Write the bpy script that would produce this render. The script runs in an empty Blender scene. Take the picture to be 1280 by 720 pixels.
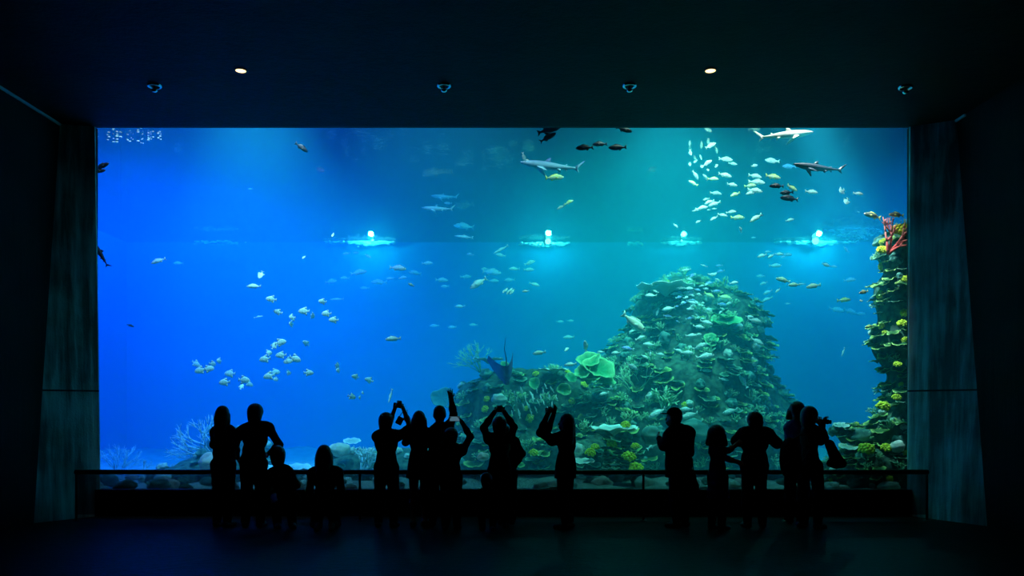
import bpy, math, random
import numpy as np
from mathutils import Vector, Matrix, noise as mnoise

sc = bpy.context.scene
COL = sc.collection
random.seed(7)
R = math.radians
F = 1005.0          # focal length in pixels of the 1280 px frame
EYE = 1.70          # camera height
HORIZON = 508.0     # image row of the horizon


def P(px, py, Y):
    """world point seen at a given pixel at the distance Y"""
    return Vector(((px - 640.0) / F * Y, Y, EYE + (HORIZON - py) / F * Y))


# ---------------------------------------------------------------- helpers
def link(name, verts, faces, mat=None, parent=None, smooth=True, loc=None):
    me = bpy.data.meshes.new(name)
    me.from_pydata([tuple(v) for v in verts], [], [tuple(f) for f in faces])
    me.update()
    if smooth and len(me.polygons):
        me.polygons.foreach_set('use_smooth', [True] * len(me.polygons))
    o = bpy.data.objects.new(name, me)
    COL.objects.link(o)
    if mat is not None:
        if isinstance(mat, (list, tuple)):
            for m in mat:
                me.materials.append(m)
        else:
            me.materials.append(mat)
    if parent is not None:
        o.parent = parent
    if loc is not None:
        o.location = loc
    return o


def empty(name, loc=(0, 0, 0)):
    o = bpy.data.objects.new(name, None)
    o.empty_display_size = .1
    COL.objects.link(o)
    o.location = loc
    return o


def tag(o, label=None, cat=None, group=None, kind=None):
    if label:
        o['label'] = label
    if cat:
        o['category'] = cat
    if group:
        o['group'] = group
    if kind:
        o['kind'] = kind
    return o


class MB:
    """collects shapes into one mesh"""

    def __init__(s):
        s.v = []
        s.f = []
        s.m = []

    def add(s, v, f, mi=0):
        n = len(s.v)
        s.v += [Vector(x) for x in v]
        s.f += [tuple(i + n for i in q) for q in f]
        s.m += [mi] * len(f)
        return s

    def box(s, a, b, mi=0, bev=0.0):
        x0, y0, z0 = a
        x1, y1, z1 = b
        if bev <= 0:
            v = [(x0, y0, z0), (x1, y0, z0), (x1, y1, z0), (x0, y1, z0),
                 (x0, y0, z1), (x1, y0, z1), (x1, y1, z1), (x0, y1, z1)]
            f = [(0, 3, 2, 1), (4, 5, 6, 7), (0, 1, 5, 4), (1, 2, 6, 5), (2, 3, 7, 6), (3, 0, 4, 7)]
            return s.add(v, f, mi)
        import bmesh
        bm = bmesh.new()
        bmesh.ops.create_cube(bm, size=1)
        for w in bm.verts:
            w.co = Vector(((x0 + x1) / 2 + w.co.x * (x1 - x0), (y0 + y1) / 2 + w.co.y * (y1 - y0),
                           (z0 + z1) / 2 + w.co.z * (z1 - z0)))
        bmesh.ops.bevel(bm, geom=bm.edges[:], offset=bev, segments=2, profile=.5, affect='EDGES')
        bm.verts.index_update()
        v = [w.co.copy() for w in bm.verts]
        f = [tuple(w.index for w in q.verts) for q in bm.faces]
        bm.free()
        return s.add(v, f, mi)

    def tube(s, pts, rad, n=8, mi=0, caps=True):
        pts = [Vector(p) for p in pts]
        if not isinstance(rad, (list, tuple)):
            rad = [rad] * len(pts)
        rings = []
        up = Vector((0, 0, 1))
        prev = None
        for i, p in enumerate(pts):
            a = pts[max(i - 1, 0)]
            b = pts[min(i + 1, len(pts) - 1)]
            t = (b - a).normalized() if (b - a).length > 1e-9 else Vector((0, 0, 1))
            if prev is None:
                u = t.cross(up)
                if u.length < .05:
                    u = t.cross(Vector((1, 0, 0)))
            else:
                u = prev - t * prev.dot(t)
            u.normalize()
            prev = u
            w = t.cross(u)
            rings.append([p + (u * math.cos(2 * math.pi * k / n) + w * math.sin(2 * math.pi * k / n)) * rad[i]
                          for k in range(n)])
        v = [q for r in rings for q in r]
        f = []
        for i in range(len(pts) - 1):
            for k in range(n):
                k2 = (k + 1) % n
                f.append((i * n + k, i * n + k2, (i + 1) * n + k2, (i + 1) * n + k))
        if caps:
            f.append(tuple(range(n - 1, -1, -1)))
            f.append(tuple((len(pts) - 1) * n + k for k in range(n)))
        return s.add(v, f, mi)

    def lathe(s, prof, n=24, mi=0, origin=(0, 0, 0)):
        o = Vector(origin)
        v = []
        for r, z in prof:
            for k in range(n):
                a = 2 * math.pi * k / n
                v.append(o + Vector((r * math.cos(a), r * math.sin(a), z)))
        f = []
        for i in range(len(prof) - 1):
            for k in range(n):
                k2 = (k + 1) % n
                f.append((i * n + k, i * n + k2, (i + 1) * n + k2, (i + 1) * n + k))
        return s.add(v, f, mi)

    def ball(s, c, r, nu=10, nv=7, mi=0, scale=(1, 1, 1)):
        c = Vector(c)
        v = []
        f = []
        for j in range(nv + 1):
            th = math.pi * j / nv
            for k in range(nu):
                a = 2 * math.pi * k / nu
                v.append(c + Vector((r * scale[0] * math.sin(th) * math.cos(a), r * scale[1] * math.sin(th) * math.sin(a),
                                     r * scale[2] * math.cos(th))))
        for j in range(nv):
            for k in range(nu):
                k2 = (k + 1) % nu
                f.append((j * nu + k, (j + 1) * nu + k, (j + 1) * nu + k2, j * nu + k2))
        return s.add(v, f, mi)

    def build(s, name, mat=None, parent=None, smooth=True, loc=None):
        o = link(name, s.v, s.f, mat, parent, smooth, loc)
        if any(s.m):
            o.data.polygons.foreach_set('material_index', s.m)
        return o


def copy_tree(o, parent=None):
    c = o.copy()
    COL.objects.link(c)
    if parent is not None:
        c.parent = parent
    for ch in o.children:
        copy_tree(ch, c)
    return c


# ---------------------------------------------------------------- materials
def nodes(name):
    m = bpy.data.materials.new(name)
    m.use_nodes = True
    return m, m.node_tree.nodes, m.node_tree.links


def simple(name, col, rough=.6, metal=0.0, var=.0, scale=8.0, bump=0.0, spec=.5, tint=None):
    m, N, L = nodes(name)
    b = N['Principled BSDF']
    b.inputs['Roughness'].default_value = rough
    b.inputs['Metallic'].default_value = metal
    b.inputs['Specular IOR Level'].default_value = spec
    tc = N.new('ShaderNodeTexCoord')
    nz = N.new('ShaderNodeTexNoise')
    nz.inputs['Scale'].default_value = scale
    nz.inputs['Detail'].default_value = 5
    L.new(tc.outputs['Object'], nz.inputs['Vector'])
    mix = N.new('ShaderNodeMix')
    mix.data_type = 'RGBA'
    c2 = tint if tint else tuple(c * (1 - var) for c in col)
    mix.inputs['A'].default_value = (*col, 1)
    mix.inputs['B'].default_value = (*c2, 1)
    rp = N.new('ShaderNodeMapRange')
    rp.inputs['From Min'].default_value = .35
    rp.inputs['From Max'].default_value = .65
    L.new(nz.outputs['Fac'], rp.inputs['Value'])
    L.new(rp.outputs['Result'], mix.inputs['Factor'])
    L.new(mix.outputs['Result'], b.inputs['Base Color'])
    if bump > 0:
        bp = N.new('ShaderNodeBump')
        bp.inputs['Strength'].default_value = bump
        bp.inputs['Distance'].default_value = .02
        L.new(nz.outputs['Fac'], bp.inputs['Height'])
        L.new(bp.outputs['Normal'], b.inputs['Normal'])
    return m


def emitter(name, col, strength):
    m, N, L = nodes(name)
    N.remove(N['Principled BSDF'])
    e = N.new('ShaderNodeEmission')
    e.inputs['Color'].default_value = (*col, 1)
    e.inputs['Strength'].default_value = strength
    L.new(e.outputs[0], N['Material Output'].inputs['Surface'])
    return m


def concrete(name, base, dark, streak=1.0, rough=.75, spec=.3, light=None, joint=None):
    """cast concrete: cloudy, with vertical run-off streaks, pour joints and pores"""
    m, N, L = nodes(name)
    b = N['Principled BSDF']
    b.inputs['Roughness'].default_value = rough
    b.inputs['Specular IOR Level'].default_value = spec
    g = N.new('ShaderNodeNewGeometry')
    mp = N.new('ShaderNodeMapping')
    mp.inputs['Scale'].default_value = (1, 1, .07)
    L.new(g.outputs['Position'], mp.inputs['Vector'])
    n1 = N.new('ShaderNodeTexNoise')
    n1.inputs['Scale'].default_value = 8.5
    n1.inputs['Detail'].default_value = 8
    n1.inputs['Roughness'].default_value = .62
    L.new(mp.outputs[0], n1.inputs['Vector'])
    n2 = N.new('ShaderNodeTexNoise')
    n2.inputs['Scale'].default_value = 1.3
    n2.inputs['Detail'].default_value = 7
    L.new(g.outputs['Position'], n2.inputs['Vector'])
    n3 = N.new('ShaderNodeTexNoise')
    n3.inputs['Scale'].default_value = 34
    n3.inputs['Detail'].default_value = 3
    L.new(g.outputs['Position'], n3.inputs['Vector'])
    mx = N.new('ShaderNodeMath')
    mx.operation = 'MULTIPLY_ADD'
    mx.inputs[1].default_value = streak
    L.new(n1.outputs['Fac'], mx.inputs[0])
    L.new(n2.outputs['Fac'], mx.inputs[2])
    rp = N.new('ShaderNodeMapRange')
    rp.inputs['From Min'].default_value = .42 * (1 + streak)
    rp.inputs['From Max'].default_value = .58 * (1 + streak)
    L.new(mx.outputs[0], rp.inputs['Value'])
    mix = N.new('ShaderNodeMix')
    mix.data_type = 'RGBA'
    mix.inputs['A'].default_value = (*dark, 1)
    mix.inputs['B'].default_value = (*base, 1)
    L.new(rp.outputs['Result'], mix.inputs['Factor'])
    out = mix.outputs['Result']
    if light:
        r2 = N.new('ShaderNodeMapRange')
        r2.inputs['From Min'].default_value = .58
        r2.inputs['From Max'].default_value = .7
        L.new(n1.outputs['Fac'], r2.inputs['Value'])
        mm = N.new('ShaderNodeMix')
        mm.data_type = 'RGBA'
        mm.inputs['B'].default_value = (*light, 1)
        L.new(r2.outputs['Result'], mm.inputs['Factor'])
        L.new(out, mm.inputs['A'])
        out = mm.outputs['Result']
    if joint:
        sx = N.new('ShaderNodeSeparateXYZ')
        L.new(g.outputs['Position'], sx.inputs[0])
        cm = N.new('ShaderNodeMath')
        cm.operation = 'COMPARE'
        cm.inputs[1].default_value = joint
        cm.inputs[2].default_value = .013
        L.new(sx.outputs['Z'], cm.inputs[0])
        mj = N.new('ShaderNodeMix')
        mj.data_type = 'RGBA'
        mj.inputs['B'].default_value = (.01, .012, .012, 1)
        L.new(cm.outputs[0], mj.inputs['Factor'])
        L.new(out, mj.inputs['A'])
        out = mj.outputs['Result']
    L.new(out, b.inputs['Base Color'])
    ad = N.new('ShaderNodeMath')
    ad.operation = 'MULTIPLY_ADD'
    ad.inputs[1].default_value = .35
    L.new(n3.outputs['Fac'], ad.inputs[0])
    L.new(n1.outputs['Fac'], ad.inputs[2])
    bp = N.new('ShaderNodeBump')
    bp.inputs['Strength'].default_value = .5
    bp.inputs['Distance'].default_value = .03
    L.new(ad.outputs[0], bp.inputs['Height'])
    L.new(bp.outputs['Normal'], b.inputs['Normal'])
    return m


# ---------------------------------------------------------------- implicit surfaces (numpy)
def sd_cone(p, a, b, r1, r2):
    ba = b - a
    l2 = float(ba @ ba)
    pa = p - a
    if l2 < 1e-10:
        return np.linalg.norm(pa, axis=-1) - max(r1, r2)
    h = np.clip((pa @ ba) / l2, 0, 1)
    d = np.linalg.norm(pa - h[..., None] * ba, axis=-1)
    return d - (r1 + (r2 - r1) * h)


def sd_ell(p, c, r, rot=None):
    q = p - c
    if rot is not None:
        q = q @ rot
    k0 = np.linalg.norm(q / r, axis=-1)
    k1 = np.linalg.norm(q / (r * r), axis=-1) + 1e-9
    return k0 * (k0 - 1.0) / k1


def surface_nets(field, h, origin):
    s = field < 0
    nx, ny, nz = field.shape
    acc = np.zeros((nx - 1, ny - 1, nz - 1, 3))
    cnt = np.zeros((nx - 1, ny - 1, nz - 1))
    corners = [(i, j, k) for i in (0, 1) for j in (0, 1) for k in (0, 1)]

    def cs(A, c):
        return A[c[0]:nx - 1 + c[0], c[1]:ny - 1 + c[1], c[2]:nz - 1 + c[2]]
    for ia, a in enumerate(corners):
        for b in corners[ia + 1:]:
            if sum(abs(a[t] - b[t]) for t in range(3)) != 1:
                continue
            fa, fb = cs(field, a), cs(field, b)
            cr = (fa < 0) != (fb < 0)
            t = np.where(cr, fa / np.where(cr, fa - fb, 1), 0)
            for ax in range(3):
                acc[..., ax] += np.where(cr, a[ax] + t * (b[ax] - a[ax]), 0)
            cnt += cr
    idx = -np.ones(cnt.shape, dtype=np.int64)
    mask = cnt > 0
    ids = np.argwhere(mask)
    idx[mask] = np.arange(len(ids))
    verts = (ids + acc[mask] / cnt[mask][:, None]) * h + origin
    faces = []
    for ax in range(3):
        o1, o2 = (ax + 1) % 3, (ax + 2) % 3
        sl0 = [slice(None)] * 3
        sl1 = [slice(None)] * 3
        sl0[ax] = slice(0, -1)
        sl1[ax] = slice(1, None)
        for o in (o1, o2):
            sl0[o] = slice(1, -1)
            sl1[o] = slice(1, -1)
        A, B = s[tuple(sl0)], s[tuple(sl1)]
        for flip, m in ((False, A & ~B), (True, ~A & B)):
            e = np.argwhere(m)
            if not len(e):
                continue
            e = e.copy()
            e[:, o1] += 1
            e[:, o2] += 1
            q = []
            for d1, d2 in ((-1, -1), (0, -1), (0, 0), (-1, 0)):
                c = e.copy()
                c[:, o1] += d1
                c[:, o2] += d2
                q.append(idx[c[:, 0], c[:, 1], c[:, 2]])
            q = np.stack(q, 1)
            if flip:
                q = q[:, ::-1]
            faces.append(q)
    faces = np.concatenate(faces) if faces else np.zeros((0, 4), int)
    return verts, faces


def implicit(prims, h, k, cut=None, warp=None):
    """prims: ('c',a,b,ra,rb) or ('e',c,r,rot) ; smooth union -> verts, faces"""
    lo, hi = [], []
    for q in prims:
        if q[0] == 'c':
            a, b, ra, rb = q[1:5]
            lo.append(np.minimum(a - ra, b - rb))
            hi.append(np.maximum(a + ra, b + rb))
        else:
            m = max(q[2])
            lo.append(q[1] - m)
            hi.append(q[1] + m)
    pad = k + 3 * h + (.0 if warp is None else .12)
    lo0 = np.min(lo, 0) - pad
    hi0 = np.max(hi, 0) + pad
    n = np.ceil((hi0 - lo0) / h).astype(int) + 1
    ax = [lo0[i] + np.arange(n[i]) * h for i in range(3)]
    G = np.full(tuple(n), .25)
    for q, l, u in zip(prims, lo, hi):
        i0 = np.maximum(((l - pad - lo0) / h).astype(int), 0)
        i1 = np.minimum(((u + pad - lo0) / h).astype(int) + 1, n)
        sl = tuple(slice(i0[t], i1[t]) for t in range(3))
        X = np.stack(np.meshgrid(*[ax[t][sl[t]] for t in range(3)], indexing='ij'), -1)
        d = sd_cone(X, *q[1:5]) if q[0] == 'c' else sd_ell(X, q[1], q[2], q[3] if len(q) > 3 else None)
        kk = q[5] if q[0] == 'c' and len(q) > 5 else k
        g = G[sl]
        hh = np.maximum(kk - np.abs(g - d), 0) / kk
        G[sl] = np.minimum(g, d) - hh * hh * kk * .25
    if warp is not None or cut is not None:
        X = np.stack(np.meshgrid(*ax, indexing='ij'), -1)
        if warp is not None:
            G = G + warp(X)
        if cut is not None:
            for pt, nrm in cut:      # keep the side opposite to nrm
                G = np.maximum(G, (X - pt) @ nrm)
    G[0] = G[-1] = np.maximum(G[0], .01)
    G[:, 0] = np.maximum(G[:, 0], .01)
    G[:, -1] = np.maximum(G[:, -1], .01)
    G[:, :, 0] = np.maximum(G[:, :, 0], .01)
    G[:, :, -1] = np.maximum(G[:, :, -1], .01)
    return surface_nets(G, h, lo0)


def vn(verts, faces):
    """vertex normals"""
    a = verts[faces[:, 2]] - verts[faces[:, 0]]
    b = verts[faces[:, 3]] - verts[faces[:, 1]]
    fn = np.cross(a, b)
    out = np.zeros_like(verts)
    for i in range(4):
        np.add.at(out, faces[:, i], fn)
    return out / (np.linalg.norm(out, axis=1, keepdims=True) + 1e-12)


def npmesh(name, v, f, mat, parent=None, loc=None):
    me = bpy.data.meshes.new(name)
    me.vertices.add(len(v))
    me.vertices.foreach_set('co', np.asarray(v, dtype=np.float32).ravel())
    me.loops.add(len(f) * 4)
    me.loops.foreach_set('vertex_index', np.asarray(f, dtype=np.int32).ravel())
    me.polygons.add(len(f))
    me.polygons.foreach_set('loop_start', np.arange(0, len(f) * 4, 4, dtype=np.int32))
    me.polygons.foreach_set('use_smooth', np.ones(len(f), dtype=bool))
    me.update(calc_edges=True)
    me.validate()
    o = bpy.data.objects.new(name, me)
    COL.objects.link(o)
    if mat:
        me.materials.append(mat)
    if parent:
        o.parent = parent
    if loc is not None:
        o.location = loc
    return o
# ================================================================ ROOM
GY = 12.5            # glass plane
CZ = 6.05            # ceiling
WZ = 6.60            # water level
WL, WR = -6.96, 6.75
BACK = 24.0          # back wall of the tank
TX = 11.5            # half width of the tank

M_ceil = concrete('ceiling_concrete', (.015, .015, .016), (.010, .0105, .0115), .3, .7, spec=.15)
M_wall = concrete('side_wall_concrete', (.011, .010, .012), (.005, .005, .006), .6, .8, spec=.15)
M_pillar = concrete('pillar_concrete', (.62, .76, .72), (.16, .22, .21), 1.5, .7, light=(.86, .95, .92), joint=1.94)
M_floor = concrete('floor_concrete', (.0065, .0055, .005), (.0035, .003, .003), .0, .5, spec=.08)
M_sill = simple('sill_black', (.012, .013, .015), .7, var=.4)
M_trim = simple('pale_metal_trim', (.62, .66, .70), .4, .3)
M_black = simple('black_powder_coat', (.004, .004, .004), .45, .2)


def slab(name, a, b, mat):
    o = MB().box(a, b).build(name, mat, smooth=False)
    o['kind'] = 'structure'
    return o


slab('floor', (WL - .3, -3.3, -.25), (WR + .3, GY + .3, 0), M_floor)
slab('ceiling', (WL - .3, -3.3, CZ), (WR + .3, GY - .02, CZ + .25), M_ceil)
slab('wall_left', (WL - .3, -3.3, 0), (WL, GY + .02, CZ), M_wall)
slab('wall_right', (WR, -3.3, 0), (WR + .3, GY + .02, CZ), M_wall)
slab('wall_back', (WL - .3, -3.6, 0), (WR + .3, -3.3, CZ), M_wall)
# wall under the big window and an unseen header behind the ceiling slab, added to stop lamp spill
slab('wall_under_window', (-6.6, GY - .06, 0), (6.4, GY + .12, .41), M_sill)
slab('wall_above_window', (-TX - .2, GY - .02, CZ + .0), (TX + .2, GY + .06, 11.2), M_sill)
slab('wall_beside_tank_left', (-TX - .2, GY + .02, -.2), (-6.50, GY + .12, CZ), M_sill)
slab('wall_beside_tank_right', (6.20, GY + .02, -.2), (TX + .2, GY + .12, CZ), M_sill)


def pillar(name, inner_t, inner_b, outer_t, outer_b, sgn):
    """splayed concrete jamb whose face leans towards the hall at the foot"""
    n = 24
    v, f = [], []
    bk = GY + .03
    for i in range(n + 1):
        t = i / n
        a = Vector(inner_b).lerp(Vector(inner_t), t)
        b = Vector(outer_b).lerp(Vector(outer_t), t)
        c = Vector((b.x, bk, b.z))
        d = Vector((a.x, bk, a.z))
        m = a.lerp(b, .5) + Vector((0, -.004, 0))
        v += [a, m, b, c, d]
    for i in range(n):
        for k in range(5):
            k2 = (k + 1) % 5
            q = (i * 5 + k, i * 5 + k2, (i + 1) * 5 + k2, (i + 1) * 5 + k)
            f.append(q if sgn < 0 else q[::-1])
    f.append(tuple(range(5)))
    f.append(tuple(n * 5 + k for k in range(5)))
    o = link(name, v, f, M_pillar, smooth=False)
    o['kind'] = 'structure'
    # horizontal pour joint, a thin recess line standing proud of the face
    z = 1.92
    t = z / CZ
    a = Vector(inner_b).lerp(Vector(inner_t), t)
    b = Vector(outer_b).lerp(Vector(outer_t), t)
    return o


pillar('pillar_left', (-6.49, GY, CZ), (-6.405, GY, 0), (WL, 12.38, CZ), (WL, 11.70, 0), -1)
pillar('pillar_right', (6.19, GY, CZ), (6.155, GY, 0), (WR, 12.21, CZ), (WR, 11.42, 0), 1)
# pale strip where ceiling and side wall meet
slab('trim_1', (WL, 2.0, CZ - .034), (WL + .03, 12.36, CZ - .002), M_trim)
slab('trim_2', (WR - .03, 11.95, CZ - .036), (WR, 12.2, CZ - .002), M_trim)

# acrylic window: reflects a little, lets everything through
def clear_pane(name, tint, refl):
    m, N, L = nodes(name)
    N.remove(N['Principled BSDF'])
    t = N.new('ShaderNodeBsdfTransparent')
    t.inputs['Color'].default_value = (*tint, 1)
    g = N.new('ShaderNodeBsdfGlossy')
    g.inputs['Roughness'].default_value = .02
    mx = N.new('ShaderNodeMixShader')
    mx.inputs[0].default_value = refl
    L.new(t.outputs[0], mx.inputs[1])
    L.new(g.outputs[0], mx.inputs[2])
    L.new(mx.outputs[0], N['Material Output'].inputs['Surface'])
    return m


M_pane = clear_pane('acrylic', (.985, .995, .99), .006)
M_smoke = clear_pane('smoked_glass', (.52, .52, .55), .03)
win = MB().box((-6.5, GY + .04, .40), (6.25, GY + .10, CZ)).build('window_1', M_pane, smooth=False)
win['kind'] = 'structure'

# ---------------------------------------------------------------- tank shell
M_tank = simple('tank_blue_paint', (.012, .26, .55), .8, var=.06, scale=.6)
M_sand = simple('reef_sand', (.50, .52, .46), .9, var=.35, scale=3, bump=.6)
slab('wall_tank_back', (-TX - .2, BACK, -.2), (TX + .2, BACK + .2, WZ), M_tank)
slab('wall_added_dark_back', (-TX - .2, BACK, WZ), (TX + .2, BACK + .2, 11.2), M_sill)  # added black wall above the water, keeps the view through the surface dark
slab('wall_tank_left', (-TX - .2, GY + .06, -.2), (-TX, BACK, WZ), M_tank)
slab('wall_tank_right', (TX, GY + .06, -.2), (TX + .2, BACK, WZ), M_tank)

# water body
m, N, L = nodes('water_volume')
N.remove(N['Principled BSDF'])
SS = (.002, .058, .085)
SA = (.26, .040, .016)
vs = N.new('ShaderNodeVolumeScatter')
mxs = max(SS)
vs.inputs['Color'].default_value = (*[c / mxs for c in SS], 1)
vs.inputs['Density'].default_value = mxs
vs.inputs['Anisotropy'].default_value = .25
va = N.new('ShaderNodeVolumeAbsorption')
mxa = max(SA)
va.inputs['Color'].default_value = (*[1 - c / mxa for c in SA], 1)
va.inputs['Density'].default_value = mxa
ad = N.new('ShaderNodeAddShader')
L.new(vs.outputs[0], ad.inputs[0])
L.new(va.outputs[0], ad.inputs[1])
L.new(ad.outputs[0], N['Material Output'].inputs['Volume'])
M_water = m
water = MB().box((-TX + .01, GY + .125, .02), (TX - .01, BACK - .01, WZ - .03)).build('water', M_water, smooth=False)
tag(water, kind='structure')

# water surface: rippled, mirrors the tank from below, lets lamp light in from above
m, N, L = nodes('water_surface')
N.remove(N['Principled BSDF'])
tr = N.new('ShaderNodeBsdfTransparent')
gl = N.new('ShaderNodeBsdfGlossy')
gl.inputs["Roughness"].default_value = .05
mx = N.new('ShaderNodeMixShader')
mx.inputs[0].default_value = .36
g = N.new('ShaderNodeNewGeometry')
mp = N.new('ShaderNodeMapping')
mp.inputs['Scale'].default_value = (1.0, 1.0, 1)
L.new(g.outputs['Position'], mp.inputs['Vector'])
nz = N.new('ShaderNodeTexNoise')
nz.inputs['Scale'].default_value = 2.2
nz.inputs['Detail'].default_value = 4
L.new(mp.outputs[0], nz.inputs['Vector'])
bp = N.new('ShaderNodeBump')
bp.inputs['Strength'].default_value = .35
bp.inputs["Distance"].default_value = .025
L.new(nz.outputs['Fac'], bp.inputs['Height'])
L.new(bp.outputs['Normal'], gl.inputs['Normal'])
L.new(tr.outputs[0], mx.inputs[1])
L.new(gl.outputs[0], mx.inputs[2])
L.new(mx.outputs[0], N['Material Output'].inputs['Surface'])
M_surf = m
n1, n2 = 46, 34
v, f = [], []
for j in range(n2 + 1):
    for i in range(n1 + 1):
        x = -TX + .01 + (2 * TX - .02) * i / n1
        y = GY + .13 + (BACK - GY - .14) * j / n2
        v.append((x, y, WZ - .015 + .008 * mnoise.noise(Vector((x * 1.1, y * 1.1, 0)))))
for j in range(n2):
    for i in range(n1):
        a = j * (n1 + 1) + i
        f.append((a, a + 1, a + n1 + 2, a + n1 + 1))
sf = link('water_surface', v, f, M_surf)
tag(sf, kind='structure')

# tank bottom with rubble relief
n1, n2 = 120, 50
v, f = [], []
for j in range(n2 + 1):
    for i in range(n1 + 1):
        x = -TX + .02 + (2 * TX - .04) * i / n1
        y = GY + .13 + (BACK - GY - .15) * j / n2
        z = .30 + .16 * mnoise.noise(Vector((x * .5, y * .5, 3))) + .10 * mnoise.noise(Vector((x * 1.7, y * 1.7, 1))) \
            + .05 * mnoise.noise(Vector((x * 4, y * 4, 5))) + .012 * max(y - 13, 0)
        v.append((x, y, max(z, .06)))
for j in range(n2):
    for i in range(n1):
        a = j * (n1 + 1) + i
        f.append((a, a + 1, a + n1 + 2, a + n1 + 1))
fl = link('floor_tank', v, f, M_sand)
tag(fl, kind='structure')

# ---------------------------------------------------------------- barrier in front of the window
RY = 11.9
bar = empty('barrier_rail', (0, RY, 0))
tag(bar, 'long low black barrier rail with smoked glass infill in front of the aquarium window', 'railing')
zt = EYE - 82 / F * RY
xl, xr = P(94, 590, RY).x, P(1160, 590, RY).x
MB().tube([(xl, 0, zt), (xr, 0, zt)], .036, 12).build('top_rail', M_black, bar)
MB().box((xl + .02, -.006, .10), (xr - .02, .006, zt - .03)).build('glass_panel', M_smoke, bar, smooth=False)
for i in range(7):
    x = xl + (xr - xl) * i / 6
    b = MB()
    b.tube([(x, 0.03, .0), (x, 0.03, zt - .01)], .018, 8)
    b.lathe([(.0, .016), (.045, .014), (.05, 0)], 12, origin=(x, 0.03, 0))
    b.build('post', M_black, bar)

# ---------------------------------------------------------------- ceiling fixtures
M_warm = emitter('warm_lamp', (1.0, .62, .25), 4)
M_ring = simple('bright_ring', (.85, .87, .88), .12, 1.0)
M_dome = simple('bright_ball', (.9, .92, .93), .15, 1.0)
M_can = simple('black_can', (.01, .01, .01), .6)
for (px, py, lab) in ((301, 88, 'lit warm round downlight in the ceiling, left of the two'),
                      (888, 88, 'lit warm round downlight in the ceiling, right of the two')):
    Y = (CZ - EYE) * F / (HORIZON - py)
    x = (px - 640) / F * Y
    t = empty('downlight', (x, Y, CZ))
    tag(t, lab, 'ceiling light', 'warm downlights in the ceiling')
    MB().lathe([(.062, -.002), (.072, -.012), (.088, -.012), (.094, 0)], 28).build('bezel', M_can, t)
    MB().lathe([(.0, -.008), (.03, -.009), (.064, -.006)], 28).build('lamp_disc', M_warm, t)
    l = bpy.data.lights.new('downlight_beam', 'SPOT')
    l.energy = 5
    l.color = (1, .6, .28)
    l.spot_size = R(60)
    l.spot_blend = .9
    l.shadow_soft_size = .05
    lo = bpy.data.objects.new('downlight_beam', l)
    COL.objects.link(lo)
    lo.location = (x, Y, CZ - .05)
for k, (px, py, lab) in enumerate(((193, 111, 'bright ring ceiling fixture with a hanging ball, first from the left wall'),
                                   (555, 111, 'bright ring ceiling fixture with a hanging ball, second from the left wall'),
                                   (787, 111, 'bright ring ceiling fixture with a hanging ball, second from the right wall'),
                                   (1132, 113, 'bright ring ceiling fixture with a hanging ball, first from the right wall'))):
    Y = (CZ - .05 - EYE) * F / (HORIZON - py)
    x = (px - 640) / F * Y
    t = empty('ceiling_fixture', (x, Y, CZ))
    tag(t, lab, 'ceiling fixture', 'bright ring fixtures in the ceiling')
    MB().lathe([(.062, -.006), (.066, -.022), (.08, -.030), (.094, -.022), (.098, 0)], 32).build('ring', M_ring, t)
    MB().lathe([(.0, -.004), (.062, -.006)], 24).build('recess', M_can, t)
    MB().lathe([(0, -.098), (.024, -.094), (.04, -.08), (.044, -.064), (.036, -.05), (.016, -.042), (.014, -.004)], 24).build('ball', M_dome, t)

# ================================================================ LIGHT
w = bpy.data.worlds.new('World')
sc.world = w
w.use_nodes = True
w.node_tree.nodes['Background'].inputs['Color'].default_value = (0, 0, 0, 1)
w.node_tree.nodes['Background'].inputs['Strength'].default_value = 0


def lamp(loc, target, power, col, size=84, rad=.25, blend=.6):
    l = bpy.data.lights.new('unseen_tank_spot', 'SPOT')  # unseen spot above the water, without a fixture
    l.energy = power
    l.color = col
    l.spot_size = R(size)
    l.spot_blend = blend
    l.shadow_soft_size = rad
    o = bpy.data.objects.new('unseen_tank_spot', l)
    COL.objects.link(o)
    o.location = loc
    o.rotation_euler = (Vector(target) - Vector(loc)).to_track_quat('-Z', 'Y').to_euler()
    return o


BLUE = (.01, .115, 1.0)
MIDB = (.06, .42, 1.0)
AQUA = (.22, 1.0, .66)
TEAL = (.08, 1.0, .66)
WHITE = (1.0, 1.0, .95)
for (x, y, tx, ty, pw, c) in (
        (-8.5, 15.0, -8.8, 22.0, 13500, BLUE), (-5.6, 14.6, -6.0, 21.6, 4600, BLUE),
        (-6.5, 19.5, -6.5, 19.5, 1500, BLUE),
        (-2.2, 16.0, -2.2, 20, 1050, MIDB), (1.0, 16.5, 1.0, 20, 950, AQUA),
        (3.4, 14.8, 3.4, 18.8, 3200, AQUA), (7.2, 17.0, 7.2, 19, 1500, MIDB), (9.8, 16, 9.8, 20, 2300, BLUE)):
    lamp((x, y, 10.2), (tx, ty, 0), pw, c, 90)
# unseen lamps added along the back edge of the tank: wash the upper part of the back wall
for (x, pw, c) in ((-9.6, 1900, BLUE), (-5, 380, BLUE), (-1.5, 260, MIDB), (1.8, 420, TEAL), (6.0, 400, TEAL), (10, 700, (.05, .5, 1))):
    lamp((x, 21.6, 8.9), (x, 23.4, 0), pw, c, 120)
# unseen lamps added along the front edge to light fish flanks, aimed down and back
for (x, pw, c) in ((-6, 1000, (.5, .8, 1)), (-1.2, 1000, (.8, .95, 1)), (2.4, 950, (.6, 1, .85)), (5.0, 1000, WHITE)):
    lamp((x, 12.85, 8.4), (x, 18.0, 1.0), pw, c, 78, blend=.4)
# a narrower unseen lamp, added to brighten the angelfish shoal
lamp((-4.3, 12.85, 8.4), (-4.3, 15.6, 1.8), 3800, (.62, .88, 1), 62, blend=1.0)
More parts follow.
